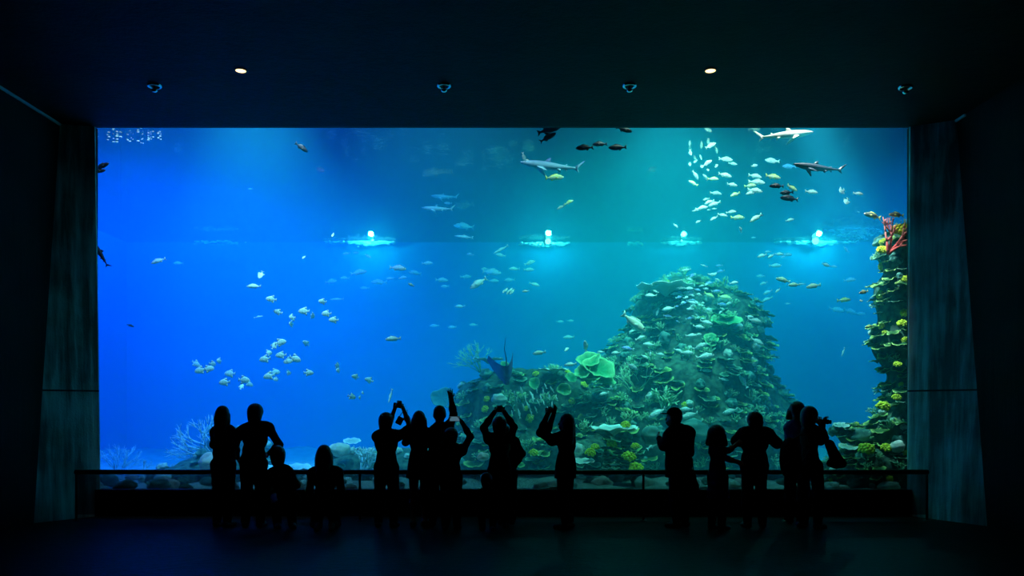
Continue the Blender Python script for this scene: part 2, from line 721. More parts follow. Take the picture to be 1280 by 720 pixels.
# and another unseen one, added to brighten the fish before the mound
lamp((2.7, 12.85, 8.4), (2.8, 16.4, 2.2), 3400, (.55, 1, .88), 52, blend=1.0)
# one narrow unseen lamp, added to brighten the coral column
lamp((4.2, 13.0, 8.2), (6.45, 13.62, 2.5), 6800, WHITE, 20, blend=.6)

# ================================================================ CAMERA
cam = bpy.data.cameras.new('camera')
cam.sensor_width = 36
cam.lens = F * 36 / 1280
cam.shift_y = (HORIZON - 360) / 1280
cam.clip_end = 100
co = bpy.data.objects.new('camera', cam)
COL.objects.link(co)
co.location = (0, 0, EYE)
co.rotation_euler = (R(90), 0, 0)
sc.camera = co
sc.view_settings.view_transform = 'Standard'
sc.view_settings.look = 'None'
sc.view_settings.gamma = 1
sc.view_settings.use_curve_mapping = False
sc.view_settings.exposure = 0
sc.cycles.max_bounces = 10
sc.cycles.transparent_max_bounces = 24
sc.cycles.volume_bounces = 1
sc.cycles.use_denoising = True
# ================================================================ REEF
def coral_mat(name, base, tip, axis='radial', rough=.8, scale=14):
    """coral skin: base colour turning paler towards the edge"""
    m, N, L = nodes(name)
    b = N['Principled BSDF']
    b.inputs['Roughness'].default_value = rough
    b.inputs['Specular IOR Level'].default_value = .2
    tc = N.new('ShaderNodeTexCoord')
    nz = N.new('ShaderNodeTexNoise')
    nz.inputs['Scale'].default_value = scale
    nz.inputs['Detail'].default_value = 4
    L.new(tc.outputs['Object'], nz.inputs['Vector'])
    at = N.new('ShaderNodeAttribute')
    at.attribute_name = 'edge'
    ad = N.new('ShaderNodeMath')
    ad.operation = 'MULTIPLY_ADD'
    ad.inputs[1].default_value = .5
    L.new(nz.outputs['Fac'], ad.inputs[0])
    L.new(at.outputs['Fac'], ad.inputs[2])
    rp = N.new('ShaderNodeMapRange')
    rp.inputs['From Min'].default_value = .35
    rp.inputs['From Max'].default_value = 1.15
    L.new(ad.outputs[0], rp.inputs['Value'])
    mix = N.new('ShaderNodeMix')
    mix.data_type = 'RGBA'
    mix.inputs['A'].default_value = (*base, 1)
    mix.inputs['B'].default_value = (*tip, 1)
    L.new(rp.outputs['Result'], mix.inputs['Factor'])
    L.new(mix.outputs['Result'], b.inputs['Base Color'])
    bp = N.new('ShaderNodeBump')
    bp.inputs['Strength'].default_value = .5
    bp.inputs['Distance'].default_value = .02
    L.new(nz.outputs['Fac'], bp.inputs['Height'])
    L.new(bp.outputs['Normal'], b.inputs['Normal'])
    return m


M_rock = simple('reef_rock_skin', (.07, .15, .10), .9, scale=11, tint=(.012, .025, .022), bump=1.0)
M_plate = coral_mat('plate_coral_skin', (.014, .07, .045), (.24, .42, .28))
M_plate2 = coral_mat('plate_coral_olive', (.035, .10, .03), (.46, .60, .18))
M_leafc = coral_mat('leaf_coral_green', (.03, .30, .12), (.30, .62, .28))
M_fan = coral_mat('fan_leaf_teal', (.05, .20, .22), (.12, .34, .34))
M_yellow = coral_mat('yellow_coral', (.30, .34, .02), (.88, .84, .06))
M_branch = coral_mat('branch_coral_green', (.10, .30, .18), (.60, .85, .50))
M_pale = coral_mat('pale_coral', (.45, .52, .48), (.85, .88, .82))
M_red = coral_mat('red_gorgonian', (.85, .10, .10), (1.0, .32, .28))
M_plume = coral_mat('plume_coral', (.30, .48, .60), (.70, .85, .90))
M_pink = coral_mat('pinkish_boulder', (.50, .36, .33), (.78, .62, .56))
M_teal = coral_mat('teal_boulder', (.035, .12, .11), (.16, .34, .30))


def setedge(o, vals):
    a = o.data.attributes.new('edge', 'FLOAT', 'POINT')
    a.data.foreach_set('value', np.asarray(vals, dtype=np.float32))


def dish(name, r, seed, mat, cup=.25, wav=.12, thick=.03, stem=.25, parent=None, nr=9, na=30, half=False):
    """one plate or leaf of coral on a short foot, thin towards a wavy rim"""
    rs = random.Random(seed)
    ph = [rs.uniform(0, 6.28) for _ in range(6)]

    def edge(a):
        return 1 + wav * (math.sin(2 * a + ph[0]) + .7 * math.sin(3 * a + ph[1]) + .5 * math.sin(5 * a + ph[2]))
    v, f, e = [], [], []
    for side in (1, -1):
        for i in range(nr + 1):
            t = i / nr
            for k in range(na):
                a = 2 * math.pi * k / na
                q = r * t * edge(a)
                z = cup * r * t ** 1.7 + r * wav * .55 * t * t * math.sin(4 * a + ph[3]) + r * .05 * t * math.sin(9 * a + ph[4])
                th = thick * (1 - .75 * t) * (1 if side > 0 else -1) * .5
                if side < 0:
                    th -= stem * r * max(0, 1 - t * 2.4) ** 1.5 * 1.6
                v.append((q * math.cos(a), q * math.sin(a), z + th))
                e.append(t ** 3)
    n = (nr + 1) * na
    for i in range(nr):
        for k in range(na):
            k2 = (k + 1) % na
            f.append((i * na + k, (i + 1) * na + k, (i + 1) * na + k2, i * na + k2))
            f.append((n + i * na + k, n + i * na + k2, n + (i + 1) * na + k2, n + (i + 1) * na + k))
    for k in range(na):
        k2 = (k + 1) % na
        f.append((nr * na + k, n + nr * na + k, n + nr * na + k2, nr * na + k2))
    o = link(name, v, f, mat, parent)
    setedge(o, e)
    return o


def knobs(name, r, seed, mat, n=26, parent=None, flat=.7):
    """rounded head covered with blunt knobs"""
    rs = random.Random(seed)
    mb = MB()
    mb.ball((0, 0, 0), r * .72, 14, 9, scale=(1, 1, flat))
    e = [0.1] * len(mb.v)
    for i in range(n):
        a = i * 2.39996
        z = 1 - 1.25 * (i + .5) / n
        q = math.sqrt(max(0, 1 - z * z))
        d = Vector((q * math.cos(a), q * math.sin(a), z * flat))
        c = d * r * rs.uniform(.68, .84)
        mb.ball(c, r * rs.uniform(.19, .28), 8, 6)
        e += [min(1, .45 + .7 * (vv - c).dot(d) / r * 3) for vv in mb.v[len(e):]]
    o = mb.build(name, mat, parent)
    setedge(o, [max(0, x) for x in e])
    return o


def branches(name, r, seed, mat, n=9, depth=3, spread=.7, rad=.05, parent=None, flatx=1.0, flaty=1.0, curl=.15, taper=.72, seg=3):
    """forked branching colony"""
    rs = random.Random(seed)
    mb = MB()
    e = []

    def grow(p, d, ln, rd, lev):
        pts = [p]
        dd = d.copy()
        for i in range(seg):
            dd = (dd + Vector((rs.gauss(0, curl) * flatx, rs.gauss(0, curl) * flaty, rs.gauss(0, curl) + .05))).normalized()
            pts.append(pts[-1] + dd * ln / seg)
        rr = [rd * (1 - .35 * i / seg) for i in range(seg + 1)]
        rr[-1] *= .8 if lev else .45
        mb.tube(pts, rr, 6)
        e.extend([min(1, max(0, (vv - Vector((0, 0, 0))).length / r) ** 1.5) for vv in mb.v[len(e):]])
        if lev > 0:
            for _ in range(rs.choice((2, 2, 3))):
                nd = (dd + Vector((rs.gauss(0, spread) * flatx, rs.gauss(0, spread) * flaty, rs.gauss(.1, spread * .6)))).normalized()
                grow(pts[-1], nd, ln * rs.uniform(.62, .85), rd * taper, lev - 1)
    for i in range(n):
        a = 2 * math.pi * i / n + rs.uniform(-.3, .3)
        d = Vector((math.cos(a) * spread * flatx, math.sin(a) * spread * flaty, rs.uniform(.6, 1.1))).normalized()
        grow(Vector((0, 0, -.04 * r)), d, r * .42, r * rad, depth - 1)
    o = mb.build(name, mat, parent)
    setedge(o, e)
    return o


def boulder(name, r, seed, mat, scale=(1, 1, .75), rough=.12, parent=None):
    mb = MB()
    mb.ball((0, 0, 0), 1, 26, 16)
    e = []
    for w in mb.v:
        n = mnoise.noise(w * 1.6 + Vector((seed * 3.1, 0, 0))) * rough * 1.6 + mnoise.noise(w * 5 + Vector((0, seed, 0))) * rough * .6
        e.append(min(1, max(0, .3 + n * 3)))
        s = (1 + n) * r
        w.x *= s * scale[0]
        w.y *= s * scale[1]
        w.z *= s * scale[2]
    o = mb.build(name, mat, parent)
    setedge(o, e)
    return o


# ---- rock masses (each one body, surface found from blended ellipsoids)
def rockmass(name, ells, h, k, amp, label, mat=M_rock):
    base = Vector((np.mean([c[0] for c, r in ells]), np.mean([c[1] for c, r in ells]), 0))
    prims = [('e', np.array(c, float), np.array(r, float)) for c, r in ells]

    def warp(X):
        x, y, z = X[..., 0], X[..., 1], X[..., 2]
        return amp * (np.sin(3.1 * x + 1.3 * z) * np.sin(2.7 * z + .8 * y) * .6 + .5 * np.sin(7.3 * z + 2 * np.sin(3 * x))
                      * np.sin(5.9 * x + 1.7 * y) + .3 * np.sin(13 * x + 3 * y) * np.sin(12 * z + 2 * x) * np.sin(11 * y))
    v, f = implicit(prims, h, k, warp=warp)
    n = vn(v, f)
    o = npmesh(name, v - np.array(base), f, mat, loc=base)
    tag(o, label, 'reef rock')
    return v, n


def E(px, py, Y, rx, ry, rz):
    return (tuple(P(px, py, Y)), (rx, ry, rz))


mound_v, mound_n = rockmass('reef_rock', [
    E(855, 395, 17.6, 1.05, .9, .80), E(905, 410, 17.5, .8, .8, .8), E(858, 440, 17.3, 1.45, 1.2, 1.1), E(850, 500, 16.9, 1.75, 1.4, 1.3),
    E(870, 560, 16.6, 2.0, 1.6, 1.1), E(800, 470, 17.2, .8, .9, .9), E(925, 470, 17.4, .6, .8, 1.3), E(950, 540, 17.3, .75, .8, 1.1),
    E(760, 540, 16.3, 1.0, 1.0, .9)], .055, .25, .085,
    'tall central reef mound of dark rock, its top crowded with small fish')
shelf_v, shelf_n = rockmass('reef_rock', [
    E(690, 520, 16.6, 1.0, .9, .95), E(630, 520, 16.8, .85, .8, 1.0), E(596, 525, 17.2, .55, .7, .85), E(640, 570, 16.2, 1.3, 1.0, .6),
    E(720, 570, 15.6, .9, .8, .5)], .055, .25, .085,
    'lower reef rock shoulder left of the tall central mound')
col_v, col_n = rockmass('reef_rock', [
    E(1132, 318, 13.7, .44, .45, .42), E(1132, 370, 13.7, .46, .5, .6), E(1130, 430, 13.7, .52, .5, .6), E(1138, 490, 13.7, .42, .5, .6),
    E(1128, 545, 13.7, .6, .55, .5), E(1105, 585, 13.6, .9, .6, .42), E(1068, 588, 13.9, .5, .5, .30), E(1080, 545, 13.8, .40, .35, .22), E(1056, 538, 13.9, .24, .25, .09)], .05, .18, .05,
    'narrow column of coral covered rock against the right pillar')
left_v, left_n = rockmass('reef_rock', [
    E(275, 590, 15.4, .75, .6, .42), E(235, 602, 15.0, .8, .6, .28), E(300, 570, 16.4, .8, .7, .5)], .07, .2, .05,
    'low rubble rock behind the woman at the far left')
mid_v, mid_n = rockmass('reef_rock', [
    E(450, 590, 15.8, .8, .7, .45), E(420, 600, 15.4, .8, .6, .3), E(520, 590, 16.0, 1.0, .8, .5)], .07, .2, .05,
    'low reef rock behind the kneeling figure and the photographers')


def pick(v, n, count, mind, rs, cond):
    ok = [i for i in range(len(v)) if cond(v[i], n[i])]
    rs.shuffle(ok)
    out = []
    for i in ok:
        p = Vector(v[i])
        if all((p - q).length > mind for q, _ in out):
            out.append((p, Vector(n[i])))
            if len(out) >= count:
                break
    return out


def orient(up, rot):
    up = up.normalized()
    q = Vector((0, 0, 1)).rotation_difference(up)
    return (q.to_matrix().to_4x4() @ Matrix.Rotation(rot, 4, 'Z'))


PROT = {}


def inst(kind, key, maker, loc, up, rot, size, name, label, cat, group=None, kind_tag=None):
    """first use builds the colony, later ones are copies sharing its mesh"""
    k = (kind, key)
    if k not in PROT:
        PROT[k] = maker(name)
        o = PROT[k]
    else:
        o = PROT[k].copy()
        COL.objects.link(o)
        o.name = name
    M = Matrix.Translation(loc) @ orient(up, rot) @ Matrix.Diagonal((size, size, size, 1))
    o.matrix_world = M
    for kk in ('label', 'category', 'group'):
        if kk in o:
            del o[kk]
    tag(o, label, cat, group)
    return o


rs = random.Random(11)
Zup = Vector((0, 0, 1))


def zone(p, names):
    """a findable word for where on a rock mass something grows"""
    for lim, w in names:
        if p.z > lim:
            return w
    return names[-1][1]


def scatter(v, n, count, mind, seed, table, where, bands, cond, k=1.0):
    rr = random.Random(seed)
    for p, nn in pick(v, n, count, mind, rr, cond):
        t = rr.random()
        for lim, kind in table:
            if t < lim:
                break
        b = zone(p, bands)
        var = rr.randrange(3)
        rot = rr.uniform(0, 6.28)
        if kind == 'plate':
            out = Vector((nn.x, nn.y, 0))
            up = (Zup * 1.0 + nn * .35 + Vector((rr.gauss(0, .1), rr.gauss(0, .1), 0)))
            s = k * rr.uniform(.09, .19)
            inst('plate', var, lambda nm: dish(nm, 1, var + 5, M_plate, .12, .10, .10, .22), p + out * s * .45, up, rot, s, 'plate_coral',
                 'dark green plate coral on ' + b + ' ' + where, 'coral', 'plate corals on ' + b + ' ' + where)
        elif kind == 'olive':
            out = Vector((nn.x, nn.y, 0))
            up = (Zup * 1.0 + nn * .5)
            s = k * rr.uniform(.10, .19)
            inst('olive', var, lambda nm: dish(nm, 1, var + 31, M_plate2, .22, .16, .10, .3), p + out * s * .4, up, rot, s, 'lettuce_coral',
                 'olive ruffled lettuce coral on ' + b + ' ' + where, 'coral', 'lettuce corals on ' + b + ' ' + where)
        elif kind == 'knob':
            s = k * rr.uniform(.055, .10)
            inst('knob', var, lambda nm: knobs(nm, 1, var, M_yellow), p + nn * s * .3, nn + Zup * .4, rot, s, 'knob_coral',
                 'yellow knobbly coral head on ' + b + ' ' + where, 'coral', 'yellow coral heads on ' + b + ' ' + where)
        elif kind == 'branch':
            s = k * rr.uniform(.14, .28)
            inst('branch', var, lambda nm: branches(nm, 1, var + 3, M_branch, 7, 3, .6, .055), p, nn * .8 + Zup, rot, s, 'branching_coral',
                 'green branching coral bush on ' + b + ' ' + where, 'coral', 'branching corals on ' + b + ' ' + where)
        elif kind == 'pale':
            s = k * rr.uniform(.05, .12)
            inst('pale', var, lambda nm: boulder(nm, 1, var + 2, M_pale, (1, .9, .7), .2), p + nn * s * .3, nn + Zup * .6, rot, s, 'boulder_coral',
                 'pale rounded boulder coral on ' + b + ' ' + where, 'coral', 'pale boulder corals on ' + b + ' ' + where)
        elif kind == 'teal':
            s = k * rr.uniform(.06, .15)
            inst('teal', var, lambda nm: boulder(nm, 1, var + 9, M_teal, (1, .9, .8), .25), p + nn * s * .3, nn + Zup * .6, rot, s, 'boulder_coral',
                 'teal lumpy boulder coral on ' + b + ' ' + where, 'coral', 'teal boulder corals on ' + b + ' ' + where)


front = lambda p, n: n[1] < .35 and p[2] > .25
B3 = lambda a, b: ((a, 'the upper part of'), (b, 'the middle of'), (-9, 'the foot of'))
scatter(mound_v, mound_n, 540, .085, 1, ((.27, 'plate'), (.52, 'olive'), (.54, 'knob'), (.79, 'branch'), (.86, 'pale'), (1.1, 'teal')),
        'the tall central mound', B3(3.0, 1.5), front)
scatter(shelf_v, shelf_n, 180, .11, 2, ((.40, 'plate'), (.66, 'olive'), (.72, 'knob'), (.84, 'branch'), (.92, 'pale'), (1.1, 'teal')),
        'the left shoulder reef', B3(1.7, .9), front)
scatter(col_v, col_n, 260, .075, 3, ((.22, 'plate'), (.60, 'olive'), (.71, 'knob'), (.86, 'branch'), (.93, 'pale'), (1.1, 'teal')),
        'the coral column at right', B3(3.3, 1.8), lambda p, n: n[1] < .3 and p[2] > .25 and p[0] < 7.0, .78)
scatter(left_v, left_n, 26, .2, 4, ((.25, 'plate'), (.4, 'teal'), (.6, 'branch'), (1.1, 'pale')),
        'the low rubble at far left', ((-9, 'the top of'),), front)
scatter(mid_v, mid_n, 34, .2, 5, ((.3, 'plate'), (.45, 'teal'), (.65, 'branch'), (1.1, 'pale')),
        'the low rock behind the photographers', ((-9, 'the top of'),), front)


# ---- single colonies that stand out in the photograph
def single(kind, key, maker, px, py, Y, size, up, name, label, cat='coral', rot=0.0, group=None):
    return inst(kind, key, maker, P(px, py, Y), Vector(up), rot, size, name, label, cat, group)


leaf = lambda k: (lambda nm: dish(nm, 1, k, M_leafc, .35, .10, .07, .3))
for (px, py, Y, s, up, lab) in (
        (748, 463, 15.4, .30, (.15, -.75, .7), 'large bright green leaf coral, biggest of the clump left of the mound'),
        (737, 453, 15.5, .24, (-.3, -.6, .8), 'bright green leaf coral at the top of the leaf clump left of the mound'),
        (730, 466, 15.35, .17, (-.5, -.7, .6), 'small bright green leaf coral at the left of the leaf clump'),
        (757, 478, 15.4, .17, (.2, -.6, .8), 'green leaf coral at the bottom right of the leaf clump'),
        (735, 474, 15.3, .24, (0, -.35, .95), 'pale green leaf coral at the bottom of the leaf clump'),
        (705, 487, 15.2, .125, (0, -1, .12), 'round green disc coral facing the window above the tiny upright fish'),
        (907, 405, 16.2, .30, (0, -.45, .9), 'ruffled bright green cup coral high on the right of the mound'),
        (903, 397, 16.5, .28, (.1, -.3, .9), 'dull green cup coral just behind the bright ruffled cup coral'),
        (889, 426, 16.0, .15, (-.2, -.8, .5), 'green leaf coral under the ruffled cup coral on the mound'),
        (931, 421, 16.5, .15, (.2, -.7, .6), 'small green cup coral on the right edge of the mound'),
        (631, 458, 16.0, .10, (0, -.8, .5), 'small green coral between the raised wings of the ray'),
        (668, 480, 15.9, .12, (0, -.9, .4), 'faint green disc coral left of the round disc coral'),
        (714, 473, 15.8, .12, (0, -.8, .6), 'faint green leaf coral just left of the leaf clump'),
        (576, 507, 16.6, .36, (-.4, -1, .25), 'broad pale teal fan leaf coral behind the raised hand'),
        (618, 500, 15.9, .30, (.2, -1, .3), 'broad dim teal leaf coral left of the pale square coral'),
        (553, 497, 16.4, .32, (-.2, -1, .3), 'pale teal leaf coral left of the raised hand')):
    if 'broad' in lab or 'pale teal' in lab:
        single('fan', int(px) % 3, lambda nm: dish(nm, 1, 70 + int(px) % 3, M_fan, .2, .10, .07, .3), px, py, Y + .9, s * .72, up, 'leaf_coral', lab, rot=px * .37)
    else:
        single('leaf', int(px) % 4, leaf(40 + int(px) % 4), px, py, Y, s, up, 'leaf_coral', lab, rot=px * .37)

tab = lambda k: (lambda nm: dish(nm, 1, k, M_pale, .10, .05, .06, .15))
for (px, py, Y, s, up, lab) in (
        (768, 537, 14.4, .44, (0, -.06, 1), 'long flat white table coral left of the man in the cap'),
        (832, 361, 16.5, .62, (0, -.02, 1), 'thin flat table coral at the summit of the central mound'),
        (691, 463, 15.9, .29, (0, -.03, 1), 'thin arched table coral on top of the left shoulder reef'),
        (610, 450, 16.8, .33, (0, -.03, 1), 'thin pale table coral behind the left wing of the ray'),
        (728, 577, 13.9, .20, (0, -.2, 1), 'pale flat coral plate just above the rail beside the woman in the jacket'),
        (1060, 559, 13.4, .16, (0, -.3, 1), 'flat cream coral plate beside the shoulder bag at right'),
        (1052, 532, 13.7, .13, (-.1, -.3, 1), 'pale coral ledge reaching left from the coral column'),
        (360, 587, 15.6, .45, (0, -.1, 1), 'flat pale ledge coral left of the kneeling figure'),
        (440, 552, 15.8, .18, (0, -.3, 1), 'small white ledge coral high behind the kneeling figure'),
        (764, 482 + 8, 16.2, .2, (0, -.1, 1), 'thin white coral ledge under the leaf clump'),
        (833, 490, 15.6, .20, (0, -.03, 1), 'thin straight coral ledge above the man in the cap')):
    single('table', int(px) % 3, tab(60 + int(px) % 3), px, py, Y, s, up, 'table_coral', lab, rot=px * .21)

for i, (px, py, Y, s, lab) in enumerate((
        (1127, 288, 13.15, .15, 'bright yellow coral tuft right of the red branching coral'),
        (1103, 313, 13.15, .10, 'yellow coral head below the red branching coral'),
        (1128, 430 - 25, 13.1, .09, 'yellow coral head against the right pillar halfway up the column'),
        (1122, 456, 13.15, .075, 'small yellow coral tuft high in the lower half of the column'),
        (1104, 508, 13.2, .12, 'greenish yellow coral head on the left edge of the column'),
        (1121, 497, 13.15, .08, 'small dull yellow coral head near the right pillar'),
        (1083, 562, 13.2, .14, 'yellow green coral head left of the column foot'),
        (1108, 560, 13.15, .10, 'yellow knobbly coral at the foot of the column'),
        (738, 566, 13.9, .10, 'yellow coral cluster beside the woman photographing in profile'),
        (744, 559, 13.95, .08, 'upper small yellow coral of the pair beside the woman in profile'),
        (786, 571, 13.9, .13, 'round yellow coral head right of the stacked grey plates'),
        (795, 585, 13.8, .13, 'yellow green coral head just above the rail left of the man in the cap'),
        (794, 558, 13.95, .08, 'bright yellow small coral under the white table coral'),
        (782, 531, 14.2, .09, 'yellow coral tuft standing on the white table coral'),
        (667, 566, 14.6, .09, 'yellow coral head right of the person with arms raised overhead'),
        (765, 555, 14.3, .10, 'dull yellow coral head in shade under the white table coral'))):
    single('knob', i % 3, lambda nm: knobs(nm, 1, i, M_yellow), px, py, Y, s, (0, -.4, 1), 'knob_coral', lab, rot=i)

for i, (px, py, Y, s, lab) in enumerate((
        (652, 495, 15.7, .26, 'yellow green branching coral right of the pale square coral'),
        (640, 500, 15.7, .2, 'green branching coral just above the pale square coral'),
        (786, 523, 14.5, .30, 'green branching coral standing behind the white table coral'),
        (830, 505, 15.4, .55, 'large feathery green coral bush behind the man in the cap'),
        (885, 500, 15.7, .32, 'green branching coral right of the man in the cap'),
        (912, 490, 15.8, .2, 'small round green coral bush above the little girl'),
        (659, 555, 14.7, .26, 'pale green branching coral right of the person with raised arms'),
        (940, 495, 15.9, .3, 'pale green stalk coral on the right flank of the mound'),
        (730, 535, 14.6, .3, 'dim green branching coral behind the head of the woman in profile'))):
    single('branch', i % 3, lambda nm: branches(nm, 1, i + 3, M_branch, 7, 3, .6, .055), px, py + 8, Y, s, (0, -.2, 1), 'branching_coral', lab, rot=i * 1.3)

bo = lambda k, mat, sc_: (lambda nm: boulder(nm, 1, k, mat, sc_, .16))
for i, (px, py, Y, s, mat, lab) in enumerate((
        (624, 499, 15.5, .13, M_pale, 'pale square block coral left of the yellow green branches'),
        (604, 571, 14.4, .10, M_pink, 'pink rounded coral beside the person with raised arms'),
        (722, 562, 14.2, .14, M_pale, 'pale boulder coral behind the back of the woman in profile'),
        (264, 580, 14.6, .24, M_pink, 'pale peach boulder behind the woman at far left'),
        (214, 606, 13.6, .13, M_pink, 'small peach rock showing below the rail at left'),
        (425, 562, 15.0, .16, M_pale, 'lumpy pale coral beside the head of the kneeling figure'),
        (1122, 558, 13.1, .12, M_pale, 'pale blue block coral near the right pillar at the column foot'),
        (815, 545, 14.3, .2, M_teal, 'teal boulder coral in front of the man in the cap'),
        (868, 540, 15.0, .28, M_teal, 'teal boulder coral behind the man in the cap'),
        (1078, 545, 13.5, .16, M_teal, 'teal boulder coral between shoulder bag and column'))):
    single('bould' + str(i), 0, bo(i + 4, mat, (1.15, .9, .8)), px, py, Y, s, (0, 0, 1), 'boulder_coral', lab, rot=i * .7)

# red branching coral on top of the column
single('red', 0, lambda nm: branches(nm, 1, 21, M_red, 4, 4, .34, .06, curl=.16, flaty=.5), 1111, 316, 13.05, .50, (.35, 0, 1), 'red_branching_coral',
       'red branching coral rising at the top of the coral column')
# feathery plumes at left
for i, (px, py, Y, s, up, lab) in enumerate((
        (268, 575, 15.6, .85, (-.75, 0, 1), 'tall feathery blue white plume coral leaning left beside the woman at far left'),
        (252, 580, 15.8, .6, (-.9, 0, .8), 'low feathery plume coral at the foot of the tall plume'),
        (150, 598, 15.8, .6, (-.1, 0, 1), 'faint bushy soft coral at the bottom left corner of the window'),
        (182, 592, 14.4, .28, (.2, 0, 1), 'two pronged pale coral twig above the rail at left'),
        (452, 590, 15.0, .48, (.7, 0, 1), 'pale branching staghorn coral left of the first photographer'),
        (600, 455 + 10, 17.6, .6, (-.4, 0, 1), 'faint feathery coral on the far left of the shoulder reef'),
        (800, 505, 15.9, .8, (.2, 0, 1), 'fine feathery coral in the shaded centre of the mound'))):
    single('plume', i, lambda nm: branches(nm, 1, 50 + i, M_plume if i < 5 else M_branch, 2 if i == 3 else 8, 3 if i == 3 else 4, .45, .022 if i != 4 else .06, curl=.2, flaty=.4),
           px, py, Y, s, up, 'plume_coral', lab)
# two stacks of flat grey plates low in front
k = 0
rr = random.Random(5)
for row in range(6):
    for c in range(5):
        px, py = 757 + c * 9.5 + rr.uniform(-3, 3) + (row % 2) * 4, 560 + row * 6.2 + rr.uniform(-1.5, 1.5)
        inst('plate', k % 3, lambda nm: dish(nm, 1, k + 5, M_plate, .12, .10, .10, .22), P(px, py, 14.35 - row * .09), Vector((rr.gauss(0, .12), -.18, 1)), rr.uniform(0, 6), rr.uniform(.075, .12),
             'plate_coral', 'grey shingle plate coral in the stack below the white table coral', 'coral', 'shingle plates below the white table coral')
        k += 1
# rubble pieces on the tank bottom
for i in range(90):
    x = rr.uniform(-7.6, 7.6)
    y = 12.75 + 2.6 * rr.random() ** 1.5
    s = rr.uniform(.06, .17)
    mt = (M_pale, M_pink, M_teal)[i % 3]
    inst('rub%d' % (i % 3), (i // 3) % 2, bo(i + 30, mt, (1.2, 1, .7)), Vector((x, y, .34 + s * .35)), Vector((rr.gauss(0, .2), rr.gauss(0, .2), 1)), rr.uniform(0, 6), s,
         'rubble_stone', ('pale', 'peach', 'teal')[i % 3] + ' rubble stone on the tank bottom along the window', 'stone', ('pale', 'peach', 'teal')[i % 3] + ' rubble along the window foot')

# ---- foam where the water jets strike, at the far surface
M_foam = simple('foam', (.92, .97, .96), .5)
def foam(px, py, wpx, hpx, n, Y, seed, label, slope=0.0, sz_k=1.0):
    rr = random.Random(seed)
    c = P(px, py, Y)
    mb = MB()
    sx = wpx / F * Y * .5
    sz = hpx / F * Y * .5
    for i in range(n):
        t = max(-1, min(1, rr.gauss(0, .45)))
        x = t * sx
        z = rr.gauss(0, .4) * sz * (1 - .7 * abs(t)) - slope * t * sz
        z = min(z, WZ - .06 - c.z)
        mb.ball((x, rr.uniform(-.12, .12), z), rr.uniform(.016, .050) * sz_k, 6, 4, scale=(1.6, 1, .7))
    o = mb.build('foam_patch', M_foam, loc=c)
    tag(o, label, 'foam', kind='stuff')


foam(450, 300, 84, 15, 420, 23.7, 1, 'bright foam streak at the far water line, left of centre', .45)
foam(681, 305, 60, 7, 200, 23.7, 2, 'thin foam streak around the middle lamp at the far water line')
foam(852, 303, 48, 9, 130, 23.7, 3, 'faint foam patch between the two far lamps')
foam(1018, 302, 95, 11, 330, 23.7, 4, 'broad foam patch around the right hand far lamp')
foam(1070, 290, 80, 34, 150, 22.0, 5, 'loose bubbles drifting right of the right hand far lamp')
foam(165, 172, 100, 22, 34, 14.5, 6, 'fine bubbles under the top edge of the window at far left', sz_k=.4)
foam(272, 303, 70, 6, 50, 23.0, 7, 'very faint foam line at the far water line, far left')
foam(794, 305, 24, 4, 30, 23.2, 8, 'short faint foam dash left of the foam patch between the lamps')

# two flood lamps at the far water line, two dim ones added for foam glow
M_flood = emitter('flood_glow', (.75, 1.0, .93), 9)
for (px, py, pw, k, lab) in ((685, 302, 70, 1.0, 'bright flood lamp at the far water line near the middle'),
                             (1019, 301.5, 100, 1.2, 'bright flood lamp at the far water line, at right'),
                             (466, 300.5, 70, .4, 'added dim light for the foam streak left of centre at the far water line'),
                             (852, 301, 25, .3, 'added dim light for the faint foam patch between the two bright far lamps')):
    p = P(px, py, 23.45)
    t = empty('flood_lamp', p)
    tag(t, lab, 'lamp', 'flood lamps at the far water line')
    mb = MB()
    mb.lathe([(.0, .16), (.09, .15), (.13, .05), (.14, 0), (.125, -.0)], 18)
    h = mb.build('housing', M_black, t)
    h.rotation_euler = (R(90), 0, 0)
    h.location = (0, .0, 0)
    h.scale = (.7 * k, .7 * k, -.7 * k)
    g = MB().ball((0, -.03, 0), .085 * k, 14, 9, scale=(1, .6, 1)).build('lens', M_flood, t)
    l = bpy.data.lights.new('flood_beam', 'POINT')
    l.energy = pw * 1.5
    l.color = (.3, 1, .85)
    l.shadow_soft_size = .08
    lo = bpy.data.objects.new('flood_beam', l)
    COL.objects.link(lo)
    lo.location = p + Vector((0, -.30, -.02))
